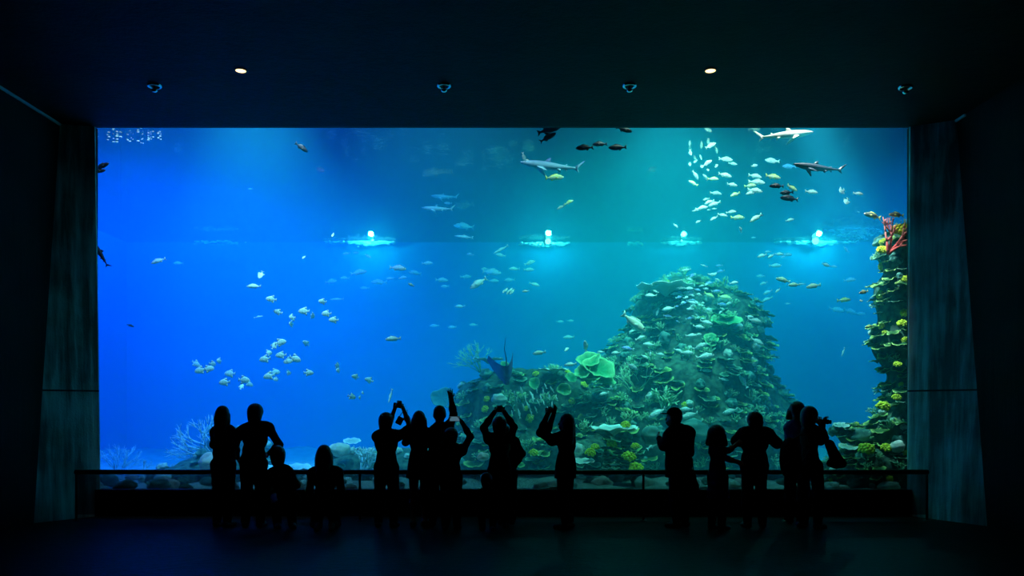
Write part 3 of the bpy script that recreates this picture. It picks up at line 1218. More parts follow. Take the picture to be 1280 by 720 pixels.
# ================================================================ FISH
def fish_mat(name, back, belly, rough=.35, metal=.0, bars=None):
    """scales: darker back, pale belly, optional upright bars (object space, nose at +X)"""
    m, N, L = nodes(name)
    b = N['Principled BSDF']
    b.inputs['Roughness'].default_value = rough
    b.inputs['Metallic'].default_value = metal
    tc = N.new('ShaderNodeTexCoord')
    sp = N.new('ShaderNodeSeparateXYZ')
    L.new(tc.outputs['Object'], sp.inputs[0])
    rp = N.new('ShaderNodeMapRange')
    rp.inputs['From Min'].default_value = -.03
    rp.inputs['From Max'].default_value = .11
    L.new(sp.outputs['Z'], rp.inputs['Value'])
    mix = N.new('ShaderNodeMix')
    mix.data_type = 'RGBA'
    mix.inputs['A'].default_value = (*belly, 1)
    mix.inputs['B'].default_value = (*back, 1)
    L.new(rp.outputs['Result'], mix.inputs['Factor'])
    out = mix.outputs['Result']
    if bars:
        wv = N.new('ShaderNodeTexWave')
        wv.inputs['Scale'].default_value = bars[0]
        wv.inputs['Distortion'].default_value = 1.0
        L.new(tc.outputs['Object'], wv.inputs['Vector'])
        r2 = N.new('ShaderNodeMapRange')
        r2.inputs['From Min'].default_value = .75
        r2.inputs['From Max'].default_value = .95
        r2.inputs['To Max'].default_value = bars[1]
        L.new(wv.outputs['Fac'], r2.inputs['Value'])
        m2 = N.new('ShaderNodeMix')
        m2.data_type = 'RGBA'
        m2.inputs['B'].default_value = (*bars[2], 1)
        L.new(out, m2.inputs['A'])
        L.new(r2.outputs['Result'], m2.inputs['Factor'])
        out = m2.outputs['Result']
    L.new(out, b.inputs['Base Color'])
    return m


M_silver = fish_mat('silver_scales', (.66, .74, .72), (.92, .95, .93))
M_angel = fish_mat('white_scales', (.88, .92, .92), (.95, .96, .95), bars=(1.6, .35, (.45, .5, .5)))
M_cream = fish_mat('cream_scales', (.86, .82, .60), (.97, .94, .80))
M_yel = fish_mat('yellowish_scales', (.62, .72, .22), (.90, .92, .62))
M_dark = fish_mat('dark_scales', (.012, .012, .030), (.03, .03, .07), .5)
M_greyf = fish_mat('grey_brown_scales', (.10, .11, .09), (.42, .44, .36), .5)
M_bluef = fish_mat('blue_scales', (.12, .22, .75), (.45, .55, .95))
M_fin = simple('fin_membrane', (.74, .80, .74), .5, var=.2, scale=20)
M_finy = simple('yellow_fin', (.72, .70, .16), .5)
M_find = simple('dark_fin', (.010, .010, .022), .5)
M_eye = simple('fish_eye', (.004, .004, .004), .15)


def body_verts(prof, bend=0.0, n=14):
    """lofted fish body, nose at +X .5, tail root at -.32 ; prof: (x, half height, half width, centre z)"""
    v, f = [], []
    for (x, hh, hw, cz) in prof:
        for k in range(n):
            a = 2 * math.pi * k / n
            v.append(Vector((x, hw * math.cos(a), cz + hh * math.sin(a))))
    m = len(prof)
    for i in range(m - 1):
        for k in range(n):
            k2 = (k + 1) % n
            f.append((i * n + k, (i + 1) * n + k, (i + 1) * n + k2, i * n + k2))
    f.append(tuple(range(n)))
    f.append(tuple((m - 1) * n + k for k in range(n - 1, -1, -1)))
    return v, f


def fin_verts(pts, th=.008):
    """fin: outline in the XZ plane given thickness, thinner at the outside"""
    n = len(pts)
    v = [Vector((x, th, z)) for x, z in pts] + [Vector((x, -th, z)) for x, z in pts]
    f = [tuple(range(n)), tuple(range(2 * n - 1, n - 1, -1))]
    for k in range(n):
        k2 = (k + 1) % n
        f.append((k, n + k, n + k2, k2))
    return v, f


def bendv(vs, c):
    out = []
    for w in vs:
        t = min(0, w.x - .1)
        out.append(Vector((w.x, w.y + c * t * t, w.z)))
    return out


SPEC = {
    'silver': dict(prof=[(.5, .006, .006, -.01), (.47, .045, .03, -.01), (.40, .088, .058, -.004), (.28, .130, .078, 0), (.14, .146, .082, 0), (0, .134, .074, 0),
                         (-.14, .100, .054, 0), (-.26, .060, .032, 0), (-.34, .036, .018, 0), (-.37, .034, .012, 0)],
                   tail=[(-.35, .035), (-.44, .11), (-.50, .135), (-.455, .02), (-.455, -.02), (-.50, -.135), (-.44, -.11), (-.35, -.035)],
                   dorsal=[(.22, .125), (.16, .195), (.02, .185), (-.12, .145), (-.22, .105), (-.20, .07), (0, .12)],
                   anal=[(-.06, -.11), (-.10, -.175), (-.18, -.15), (-.23, -.09), (-.18, -.07)], pect=.12, eye=(.40, .05, .025)),
    'angel': dict(prof=[(.47, .008, .008, -.02), (.44, .07, .03, -.015), (.36, .155, .052, 0), (.24, .225, .066, .005), (.08, .255, .066, .005), (-.06, .235, .056, .005),
                        (-.18, .165, .042, 0), (-.28, .082, .024, 0), (-.34, .048, .014, 0), (-.37, .044, .010, 0)],
                  tail=[(-.35, .045), (-.42, .12), (-.50, .175), (-.46, .03), (-.46, -.03), (-.50, -.175), (-.42, -.12), (-.35, -.045)],
                  dorsal=[(.20, .21), (.10, .275), (-.06, .335), (-.22, .385), (-.24, .28), (-.25, .10), (-.10, .19), (.1, .235)],
                  anal=[(.02, -.225), (-.10, -.315), (-.24, -.375), (-.25, -.25), (-.25, -.09), (-.12, -.17)], pect=.11, eye=(.37, .04, .024)),
    'slim': dict(prof=[(.5, .005, .005, 0), (.44, .026, .018, 0), (.32, .052, .036, 0), (.15, .066, .046, 0), (0, .064, .042, 0), (-.16, .05, .032, 0),
                       (-.28, .032, .020, 0), (-.36, .018, .010, 0), (-.38, .018, .008, 0)],
                 tail=[(-.36, .018), (-.44, .07), (-.50, .09), (-.45, .01), (-.45, -.01), (-.50, -.09), (-.44, -.07), (-.36, -.018)],
                 dorsal=[(.10, .06), (.04, .115), (-.10, .085), (-.18, .05), (0, .055)],
                 anal=[(-.08, -.055), (-.12, -.095), (-.22, -.06), (-.24, -.035)], pect=.08, eye=(.42, .018, .012)),
}
FMATS = {'silver': (M_silver, M_fin), 'angel': (M_angel, M_fin), 'cream': (M_cream, M_fin), 'yellow': (M_yel, M_finy), 'dark': (M_dark, M_find),
         'grey': (M_greyf, M_finy), 'blue': (M_bluef, M_fin), 'slim': (M_silver, M_fin)}


def make_fish(name, shape, look, bend, parts):
    s = SPEC[shape]
    bm_, fm = FMATS[look]
    v, f = body_verts(s['prof'])
    sub = []
    sub.append(('tail_fin', fm, *fin_verts(s['tail'], .006)))
    sub.append(('dorsal_fin', fm, *fin_verts(s['dorsal'], .006)))
    sub.append(('anal_fin', fm, *fin_verts(s['anal'], .006)))
    hw = max(p[2] for p in s['prof'])
    for sg in (1, -1):
        L_ = s['pect']
        pv, pf = fin_verts([(.20, -.02), (.12, .02), (.20 - L_ * 1.3, -.03), (.20 - L_ * 1.1, -.09), (.16, -.06)], .004)
        pv = [Vector((w.x, sg * (hw * .92 + (.20 - w.x) * .35) + w.y, w.z)) for w in pv]
        sub.append(('pectoral_fin', fm, pv, pf))
    ex, ez, er = s['eye']
    ew = np.interp(-ex, [-p[0] for p in s['prof']], [p[2] for p in s['prof']])
    if parts:
        root = link(name, bendv(v, bend), f, bm_)
        for nm, mt, a, b in sub:
            link(nm, bendv(a, bend), b, mt, root)
        for sg in (1, -1):
            MB().ball((ex, sg * ew * .92, ez), er, 8, 6).build('eye', M_eye, root)
        return root
    mb = MB().add(bendv(v, bend), f, 0)
    for nm, mt, a, b in sub:
        mb.add(bendv(a, bend), b, 1)
    for sg in (1, -1):
        mb.ball((ex, sg * ew * .92, ez), er, 6, 4, mi=2)
    return mb.build(name, [bm_, fm, M_eye])


FPROT = {}
ORD = ['first', 'second', 'third', 'fourth', 'fifth', 'sixth', 'seventh', 'eighth', 'ninth', 'tenth', 'eleventh', 'twelfth', 'thirteenth', 'fourteenth', 'fifteenth', 'sixteenth', 'seventeenth',
       'eighteenth', 'nineteenth', 'twentieth']
ORD += ['twenty-' + w for w in ORD[:9]] + ['thirtieth'] + ['thirty-' + w for w in ORD[:9]] + ['fortieth'] + ['forty-' + w for w in ORD[:9]]


def ranks(rows):
    order = sorted(range(len(rows)), key=lambda i: rows[i][0])
    return {i: ORD[k] for k, i in enumerate(order)}


LOOK = {'angel': 'white angelfish', 'silver': 'silver fish', 'slim': 'slender fish', 'yellow': 'pale yellow fish', 'blue': 'bluish fish'}


def fish(px, py, L, Y, look, face, tilt=0.0, yaw=0.0, label='', group=None, name=None, shape=None, squash=1.0, cat='fish'):
    """face: 'L' / 'R'; tilt: turn in the picture; yaw: turn away from side-on"""
    shape = shape or ('angel' if look == 'angel' else 'slim' if look == 'slim' else 'silver')
    if Y >= 16.5:
        Y += 2.0
    name = name or {'angel': 'angelfish', 'dark': 'dark_fish', 'yellow': 'yellow_fish', 'cream': 'cream_fish', 'grey': 'grey_fish', 'blue': 'blue_fish', 'slim': 'slender_fish'}.get(look, 'silver_fish')
    parts = L >= 13
    if look not in ('dark', 'grey') and Y < 16.5 and px < 1070:
        Y = 14.6 + (Y - 13.2) * .6      # swim where the front lamps reach their flanks
    bend = (-.28, 0, .32)[int(px * 7 + py * 3) % 3]
    key = (name, shape, look, bend, parts)
    if key not in FPROT:
        o = FPROT[key] = make_fish(name, shape, look, bend, parts)
    else:
        o = copy_tree(FPROT[key])
    size = L / F * Y
    M = Matrix.Translation(P(px, py, Y)) @ Matrix.Rotation(-R(tilt), 4, 'Y') @ Matrix.Rotation((math.pi if face == 'L' else 0) + R(yaw), 4, 'Z') \
        @ Matrix.Diagonal((size, size, size * squash, 1))
    o.matrix_world = M
    for kk in ('label', 'category', 'group'):
        if kk in o:
            del o[kk]
    tag(o, label, cat, group)
    return o


rf = random.Random(3)
# ---- white angelfish over the blue water at left: (px, py, length px, face, tilt, yaw, Y, look)
AN = 'small white angelfish in the loose shoal over open blue water at left'
AG = 'white angelfish shoal at left'
ROWS = (
        (326, 344, 12, 'L', 70, 30, 13.8, 'angel', 'topmost white angelfish of the left shoal, seen nearly end on'),
        (317.5, 358, 18, 'L', 0, 10, 13.6, 'silver', 'larger silver fish with dark belly near the top of the left shoal'),
        (339, 374, 14, 'L', -5, 15, 13.7, 'angel', 'white angelfish just below the larger silver fish of the left shoal'),
        (347, 390, 12, 'L', -15, 25, 13.9, 'angel', AN), (323, 396, 13, 'R', 10, 0, 16.0, 'slim', 'faint teal fish left of the left shoal'),
        (365, 397, 14, 'L', 15, 76, 13.7, 'angel', 'upright narrow white angelfish, upper of an end-on pair'),
        (364, 405, 13, 'L', 0, 78, 13.75, 'angel', 'upright narrow white angelfish, lower of an end-on pair'),
        (380, 389, 15, 'L', 0, 5, 13.7, 'angel', AN), (390.5, 395, 13, 'R', -15, 74, 14.1, 'angel', AN),
        (403, 377, 12, 'L', 0, 45, 14.0, 'angel', AN), (408, 392, 13, 'L', 5, 15, 13.8, 'angel', AN), (417, 400, 13, 'L', 0, 15, 13.7, 'angel', AN),
        (351, 428, 15, 'R', 15, 10, 13.5, 'angel', 'bright white angelfish facing right at the top of the lower cluster'),
        (343, 432, 12, 'R', 60, 20, 13.8, 'angel', AN), (336, 441, 13, 'R', 20, 65, 13.8, 'angel', AN), (331, 449, 15, 'L', 10, 0, 13.6, 'angel', AN),
        (351, 444, 14, 'L', 5, 5, 13.8, 'angel', AN), (360, 451, 13, 'L', 25, 15, 13.7, 'angel', AN), (369, 448.5, 16, 'R', -20, 0, 13.5, 'angel', AN),
        (382.5, 429, 11, 'L', -40, 40, 15.3, 'angel', AN), (250, 463, 15, 'L', 15, 5, 13.5, 'angel', 'leftmost bright white angelfish of the left shoal'),
        (245, 455, 13, 'R', -35, 10, 15.4, 'angel', 'faint angelfish above the leftmost bright white one'),
        (261, 461, 14, 'R', 10, 20, 13.6, 'angel', AN), (266, 455, 13, 'R', -10, 76, 13.8, 'angel', AN), (274, 451, 12, 'L', 0, 78, 13.8, 'angel', AN),
        (287.5, 467, 15, 'L', 0, 0, 14.6, 'angel', AN), (280.5, 478, 15, 'L', 5, 0, 13.5, 'angel', AN), (305, 475, 16, 'R', -5, 0, 13.6, 'angel', AN),
        (311.5, 480, 11, 'R', -30, 20, 15.4, 'angel', AN), (302, 483, 10, 'R', 80, 50, 14.2, 'angel', AN), (336, 470, 15, 'L', 15, 5, 13.6, 'angel', AN),
        (344, 465, 13, 'R', 0, 20, 15.6, 'angel', 'teal tinted angelfish behind the lower cluster of the left shoal'),
        (345, 474, 9, 'L', 10, 50, 14.0, 'angel', AN), (360.5, 466, 11, 'R', 0, 68, 13.8, 'angel', AN), (386, 466, 13, 'R', 0, 25, 13.7, 'angel', AN),
        (421, 374, 18, 'L', 2, 0, 16.8, 'slim', 'thin pale teal fish at the upper right of the left shoal'),
        (421.5, 457, 12, 'R', -15, 74, 13.8, 'angel', AN), (423, 463, 11, 'L', 0, 70, 13.8, 'angel', AN), (444, 471, 11, 'L', -15, 35, 13.9, 'angel', AN),
        (461, 475, 12, 'L', -20, 30, 15.0, 'angel', AN), (440, 496, 12, 'R', -20, 40, 13.7, 'angel', AN), (450, 497, 9, 'L', 0, 78, 13.9, 'angel', AN),
        (453.5, 491, 8, 'L', 15, 76, 14.3, 'angel', AN))
rk = ranks(ROWS)
for i, (px, py, L, fc, ti, ya, Y, look, lab) in enumerate(ROWS):
    fish(px, py, L, Y, look, fc, ti, ya, 'small white angelfish, ' + rk[i] + ' fish from the left in the shoal over open blue water' if lab == AN else lab, AG)

# ---- lone fish that can be told apart
for (px, py, L, fc, ti, ya, Y, look, lab) in (
        (491.5, 423.5, 20, 'L', 5, 10, 13.4, 'silver', 'plump pinkish silver fish alone in the blue above the first photographer'),
        (488, 495, 19, 'L', 78, 20, 14.0, 'slim', 'pale slender fish hanging upright above the first photographer'),
        (198, 326, 19, 'L', 25, 15, 13.6, 'silver', 'silver fish alone in the blue at far left, head down'),
        (223, 329, 13, 'L', 0, 0, 17.5, 'silver', 'faint fish right of the lone silver fish at far left'),
        (163, 407, 9, 'R', -20, 20, 14.5, 'dark', 'tiny dark fish alone in the blue at far left'),
        (377, 184.5, 19, 'R', -34, 5, 13.6, 'dark', 'small dark fish diving right below the top edge, upper left'),
        (127, 208, 20, 'R', 25, 0, 13.0, 'dark', 'dark fish coming out from behind the left pillar, upper of two'),
        (123, 214, 18, 'R', 10, 0, 13.1, 'dark', 'dark fish half behind the left pillar, lower of two'),
        (313, 236, 6, 'L', 0, 0, 18.0, 'silver', 'tiny faint fish high in the blue at left'),
        (380, 321.5, 8, 'L', 60, 40, 15.0, 'silver', 'tiny whitish fish below the left end of the foam streak'),
        (416, 294, 9, 'L', 80, 50, 14.4, 'silver', 'tiny white fish at the left end of the foam streak'),
        (655, 196.5, 13, 'R', -70, 50, 13.2, 'silver', 'white fish at the nose of the blue shark, upper of two'),
        (659, 200.5, 9, 'R', -10, 30, 13.2, 'silver', 'white fish at the nose of the blue shark, lower of two'),
        (693, 222, 24, 'R', 4, 0, 13.2, 'yellow', 'pale yellow fish just below the blue shark'),
        (711, 253, 13, 'R', 28, 10, 13.4, 'yellow', 'pale yellow fish, upper of a tilted pair in mid water'),
        (701, 259, 11, 'L', 30, 10, 13.5, 'silver', 'white fish, lower of a tilted pair in mid water'),
        (686, 162, 30, 'R', 14, 0, 13.0, 'dark', 'dark slender fish against the top edge above the blue shark'),
        (685, 171.5, 23, 'R', 28, 0, 13.1, 'dark', 'dark fish second below the top edge above the blue shark'),
        (731, 184.5, 23, 'L', 4, 0, 13.1, 'dark', 'dark fish at the left of the three right of the blue shark'),
        (750, 180, 19, 'L', 4, 0, 13.3, 'dark', 'dark fish in the middle of the three right of the blue shark'),
        (772, 184.5, 23, 'L', 0, 0, 13.0, 'dark', 'dark fish at the right of the three right of the blue shark'),
        (780, 162, 21, 'R', -14, 0, 13.0, 'dark', 'dark fish at the top edge above the green ripples'),
        (971, 232.5, 19, 'L', 0, 0, 13.3, 'dark', 'black fish at the left of the dark cluster in the upper right'),
        (983, 241, 18, 'L', 5, 10, 13.4, 'dark', 'dark fish in the middle of the dark cluster in the upper right'),
        (987, 248, 24, 'L', -6, 0, 13.5, 'dark', 'dark purple fish at the bottom of the dark cluster in the upper right'),
        (990, 235, 16, 'R', -25, 10, 13.1, 'yellow', 'white and yellow fish against the dark cluster in the upper right'),
        (1091, 269.5, 23, 'L', -14, 0, 13.2, 'grey', 'grey brown fish left of the red branching coral'),
        (1121, 268.5, 20, 'L', -4, 0, 13.1, 'grey', 'grey yellow tailed fish above the red branching coral'),
        (792, 403, 37, 'R', -37, 0, 13.3, 'cream', 'big cream fish diving right in front of the left flank of the mound'),
        (945, 272.5, 18, 'L', 34, 0, 13.2, 'cream', 'cream fish with yellow tail heading down left, upper right water'),
        (979, 350, 19, 'L', -14, 0, 13.4, 'cream', 'cream fish, leftmost of three in a row right of the mound'),
        (993, 356, 16, 'L', 4, 0, 13.4, 'cream', 'cream fish, middle of three in a row right of the mound'),
        (1017, 357.5, 19, 'L', 10, 0, 13.3, 'cream', 'cream fish, rightmost of three in a row right of the mound'),
        (1080, 365, 14, 'L', 12, 10, 13.1, 'grey', 'brownish fish against the left edge of the coral column'),
        (1055, 375, 17, 'R', 4, 0, 13.4, 'yellow', 'pale fish left of the coral column, facing right'),
        (1076, 376, 8, 'L', 0, 50, 13.3, 'silver', 'tiny round white fish beside the coral column'),
        (1087, 408, 13, 'L', 10, 10, 13.1, 'yellow', 'pale green fish at the left edge of the coral column'),
        (1054, 440, 14, 'L', 62, 20, 14.6, 'slim', 'thin pale fish tilted upright in the blue below the coral column top'),
        (1073, 265, 6, 'L', 0, 40, 16.0, 'silver', 'tiny faint fish left of the grey brown fish'),
        (1052, 239, 15, 'L', 30, 45, 13.4, 'angel', 'white round fish, upper of two in the upper right'),
        (1058, 252, 14, 'L', 55, 40, 13.5, 'angel', 'white round fish, lower of two in the upper right'),
        (1073, 242, 13, 'R', -10, 0, 14.4, 'silver', 'pale fish right of the two white round fish'),
        (1014, 240, 17, 'R', -5, 0, 13.9, 'silver', 'pale silver fish right of the dark cluster'),
        (966, 221, 20, 'R', -8, 0, 13.3, 'yellow', 'white and yellow fish above the dark cluster'),
        (965, 201, 19, 'L', -5, 10, 16.4, 'silver', 'faint green fish right of the green ripples'),
        (986, 208, 18, 'L', 0, 10, 17.2, 'silver', 'faint green fish left of the dark shark'),
        (822, 516, 25, 'L', 28, 0, 14.0, 'silver', 'large silver fish tilted head down just left of the cap'),
        (858, 511.5, 17, 'L', 0, 0, 14.2, 'silver', 'silver fish just right of the cap, upper of two'),
        (862, 519, 23, 'L', 16, 0, 14.2, 'silver', 'silver fish just right of the cap, lower of two'),
        (913, 514, 20, 'L', 16, 0, 14.1, 'silver', 'silver fish above the head of the little girl'),
        (907, 523, 10, 'L', 0, 0, 14.6, 'silver', 'small dim fish just above the hair of the little girl'),
        (929, 477, 20, 'L', -58, 10, 15.0, 'silver', 'teal fish diving steeply on the right flank of the mound'),
        (816, 556, 20, 'R', 38, 0, 14.0, 'silver', 'pale fish tilted nose up left of the elbow of the man in the cap'),
        (905, 474, 13, 'R', -10, 0, 14.8, 'silver', 'pale fish low on the mound above the little girl'),
        (785, 435.5, 16, 'L', -10, 0, 14.2, 'blue', 'violet blue fish in front of the dark left side of the mound'),
        (947, 427, 19, 'R', -30, 0, 14.0, 'silver', 'white fish diving right at the right edge of the mound'),
        (944, 401, 20, 'R', -12, 15, 14.2, 'silver', 'white fish at the upper right edge of the mound'),
        (937, 396, 12, 'R', -5, 15, 14.6, 'silver', 'white fish just behind the one at the upper right edge of the mound'),
        (674, 441, 17, 'L', 8, 0, 13.9, 'silver', 'white fish over the left shoulder reef right of the ray'),
        (713, 455.5, 16, 'L', 8, 0, 13.9, 'silver', 'white fish just left of the green leaf clump'),
        (732, 433, 17, 'L', -80, 30, 13.9, 'silver', 'white fish hanging upright above the green leaf clump'),
        (708, 437, 11, 'R', 40, 40, 14.0, 'silver', 'small white fish left of the upright white fish'),
        (711, 421.5, 15, 'L', 3, 0, 17.0, 'silver', 'faint green fish above the small white fish left of the mound'),
        (770, 441, 13, 'L', 5, 25, 14.0, 'silver', 'white fish just right of the upright white fish'),
        (790, 458, 17, 'R', -28, 0, 13.8, 'silver', 'white fish diving right below the violet blue fish'),
        (755, 492, 13, 'L', 12, 25, 13.8, 'silver', 'plump white fish below the green leaf clump'),
        (500, 348, 3, 'L', 0, 0, 16.0, 'silver', 'speck of a fish under the foam streak'),
        (657, 364, 9, 'L', 5, 0, 14.0, 'silver', 'small bright white fish right of the white striped cluster'),
        (668, 355.5, 14, 'R', -15, 0, 16.6, 'silver', 'pale fish above the small bright white fish in mid water'),
        (598, 354, 25, 'L', 32, 0, 16.4, 'silver', 'large pale teal fish heading down left in mid water'),
        (514, 356, 10, 'L', -20, 40, 14.6, 'silver', 'small bluish white fish below the foam streak'),
        (580, 296, 24, 'L', -6, 0, 17.0, 'slim', 'slender pale fish between the foam streak and the middle lamp'),
        (580, 283, 26, 'L', -6, 0, 18.6, 'silver', 'dim fish just above the slender pale fish in mid water'),
        (626, 312, 22, 'L', 28, 0, 17.0, 'slim', 'bluish slender fish tilted left of the middle lamp'),
        (588, 318, 11, 'L', 0, 30, 17.4, 'blue', 'soft blue fish left of the middle lamp'),
        (497, 335, 22, 'R', -6, 0, 16.4, 'silver', 'pale outlined fish below the right end of the foam streak')):
    fish(px, py, L, Y, look, fc, ti, ya, lab)

# white striped cluster of little fish in mid water
for i, (dx, dy) in enumerate(((-6, 1), (-3, -1), (0, 1), (3, -1), (5, 1), (-1, 2.5), (3, 2.5))):
    fish(636 + dx, 363 + dy, 8, 15.2, 'silver', 'L', 60, 30, 'tiny pale fish in the tight bunch in mid water', 'tight bunch of tiny fish in mid water')

# faint fish far off under the water line
FN = 'faint far fish in the dim band under the far water line, left half'
ROWS = (
        (460, 320, 10, 'R', -28, 16.6), (433, 317, 10, 'L', 8, 17.2), (445, 316, 8, 'L', 0, 17.6), (534, 329, 14, 'R', 5, 17.6), (448, 340.5, 21, 'R', 10, 17.2), (431, 347.5, 13, 'L', -5, 18),
        (413, 352, 18, 'R', 4, 17.8), (474, 352.5, 20, 'L', 0, 18.2), (488, 348, 11, 'L', 0, 17.6), (503, 347, 12, 'R', 5, 17.2), (519, 341, 17, 'L', -5, 18.6),
        (456, 360, 12, 'L', 0, 18.8), (552, 350, 17, 'R', 0, 18.4), (556, 358, 11, 'L', 0, 18.8), (582, 346, 14, 'R', 5, 18.6), (614, 340, 26, 'R', -8, 18.2), (606, 336, 10, 'L', 0, 18.8),
        (643, 336, 14, 'L', 0, 17.6), (662, 328.5, 15, 'R', 20, 17.4), (661, 337, 14, 'R', 2, 17.8), (626, 319, 13, 'L', -10, 17.8), (637, 350, 15, 'L', 0, 19), (617, 351, 14, 'R', 0, 18.9),
        (575, 383, 13, 'L', 0, 16.6), (543, 407, 12, 'L', 0, 18.6), (565, 409, 12, 'L', 0, 18.2), (592, 406, 11, 'L', 0, 18.9), (700, 402, 10, 'R', 0, 18.6), (713, 401, 9, 'R', 0, 18.8),
        (560, 254, 10, 'L', 0, 18.6))
rk = ranks(ROWS)
for i, (px, py, L, fc, ti, Y) in enumerate(ROWS):
    fish(px, py, L, Y, 'silver', fc, ti, rf.uniform(-20, 20), 'faint far fish, ' + rk[i] + ' from the left in the dim band under the far water line', 'faint far fish, left half')

# silver shoal in the upper right
SN = 'silver fish in the upper right shoal between the green ripples'
ROWS = (
        (863, 191, 13, 'L', 85, 45, 15.0, 'silver'), (862.5, 205, 11, 'L', 75, 45, 14.8, 'silver'), (869, 202, 9, 'L', 40, 40, 15.4, 'silver'), (876, 196, 14, 'L', 88, 40, 15.6, 'slim'),
        (877, 208, 10, 'L', 80, 50, 15.0, 'silver'), (884, 204, 15, 'R', 35, 10, 14.0, 'silver'), (888, 182, 17, 'R', 30, 10, 15.2, 'silver'), (885, 212, 9, 'L', 80, 50, 15, 'silver'),
        (896, 207, 11, 'R', 50, 50, 15.2, 'silver'), (869.5, 219, 14, 'R', -52, 20, 14.2, 'silver'), (882, 222, 12, 'L', -40, 30, 14.4, 'silver'), (891.5, 223.5, 14, 'R', -2, 0, 13.8, 'yellow'),
        (906, 219, 18, 'R', -12, 0, 14.0, 'silver'), (866.5, 229, 13, 'L', -30, 0, 13.8, 'yellow'), (895, 241.5, 15, 'R', -8, 0, 14.4, 'silver'), (919, 243, 14, 'L', 22, 10, 13.6, 'yellow'),
        (915, 231, 15, 'R', -5, 10, 14.0, 'silver'), (907, 199, 18, 'R', -5, 0, 16.0, 'silver'), (916, 204.5, 11, 'R', -10, 0, 16.2, 'silver'), (944, 220, 17, 'R', -12, 0, 14.6, 'silver'),
        (943, 207, 12, 'R', 20, 30, 16.2, 'silver'), (946, 227.5, 21, 'R', -6, 0, 14.4, 'silver'), (938, 232, 15, 'R', 4, 0, 14.2, 'yellow'), (944, 238, 19, 'R', -10, 0, 13.9, 'silver'), (939, 241, 14, 'L', 14, 0, 14.1, 'silver'),
        (883, 249, 9, 'L', 15, 0, 14.6, 'silver'), (887, 252.5, 14, 'L', 20, 0, 14.0, 'silver'), (893, 255, 16, 'L', 18, 0, 14.2, 'silver'), (877, 260, 16, 'R', 12, 0, 14.0, 'silver'), (869.5, 263, 8, 'R', 10, 0, 14.6, 'silver'),
        (886, 262.5, 5, 'L', 0, 0, 14.8, 'silver'), (893, 261, 6, 'L', 0, 0, 15, 'silver'), (914, 265, 13, 'R', 8, 0, 14.0, 'silver'), (903, 269, 13, 'R', -10, 0, 14.2, 'silver'), (892.5, 273, 11, 'L', 28, 0, 14.0, 'silver'),
        (922, 272, 18, 'R', 0, 0, 13.8, 'yellow'), (926, 287.5, 11, 'L', -50, 40, 13.9, 'silver'), (873, 277, 8, 'L', 25, 0, 15.0, 'silver'), (844.5, 282, 8, 'R', -40, 0, 15.0, 'silver'), (987, 275, 12, 'R', 14, 0, 15.8, 'silver'), (942, 297, 6, 'L', 0, 0, 17, 'silver'))
rk = ranks(ROWS)
for i, (px, py, L, fc, ti, ya, Y, look) in enumerate(ROWS):
    fish(px, py, L, Y, look, fc, ti, ya, LOOK[look] + ', ' + rk[i] + ' from the left in the upper right shoal', 'upper right silver shoal')

# pale fish right of and around the top of the mound
MN = 'pale fish in the shoal between the right hand far lamp and the mound'
ROWS = (
        (953, 319.5, 14, 'L', 16, 16.2), (964, 320, 11, 'L', 30, 16.2), (974, 317.5, 11, 'R', 0, 16.4), (985, 318, 11, 'R', 0, 16.8), (960, 314.5, 8, 'L', 0, 17), (979, 321, 8, 'L', 18, 17),
        (1032, 331, 13, 'R', -14, 15.2), (1042, 333, 9, 'R', -8, 16.6), (969, 332, 16, 'R', 0, 16.8), (951, 345, 11, 'L', 0, 18.2), (955, 354, 12, 'L', 20, 17), (960, 365, 13, 'L', 25, 16.8),
        (972.5, 363, 9, 'L', 40, 16.2), (959, 374, 14, 'L', 20, 16.8), (985, 379.5, 7, 'L', 0, 16.6), (1003, 355, 7, 'L', 0, 16), (1062, 350, 16, 'R', 6, 16.6), (1058, 312, 10, 'L', -50, 16.6),
        (1046, 387, 20, 'R', -12, 18.2), (1062, 389, 20, 'R', -10, 18.2), (1076, 392, 14, 'R', -4, 18.2), (946, 384, 12, 'L', 40, 17), (950, 378, 9, 'L', 10, 17.4), (1028, 309, 8, 'L', 0, 18))
rk = ranks(ROWS)
for i, (px, py, L, fc, ti, Y) in enumerate(ROWS):
    fish(px, py, L, Y, 'silver', fc, ti, rf.uniform(-20, 20), 'pale fish, ' + rk[i] + ' from the left in the shoal right of the mound top', 'pale fish right of the mound top')
TN = 'small fish in the crowd over the summit of the mound'
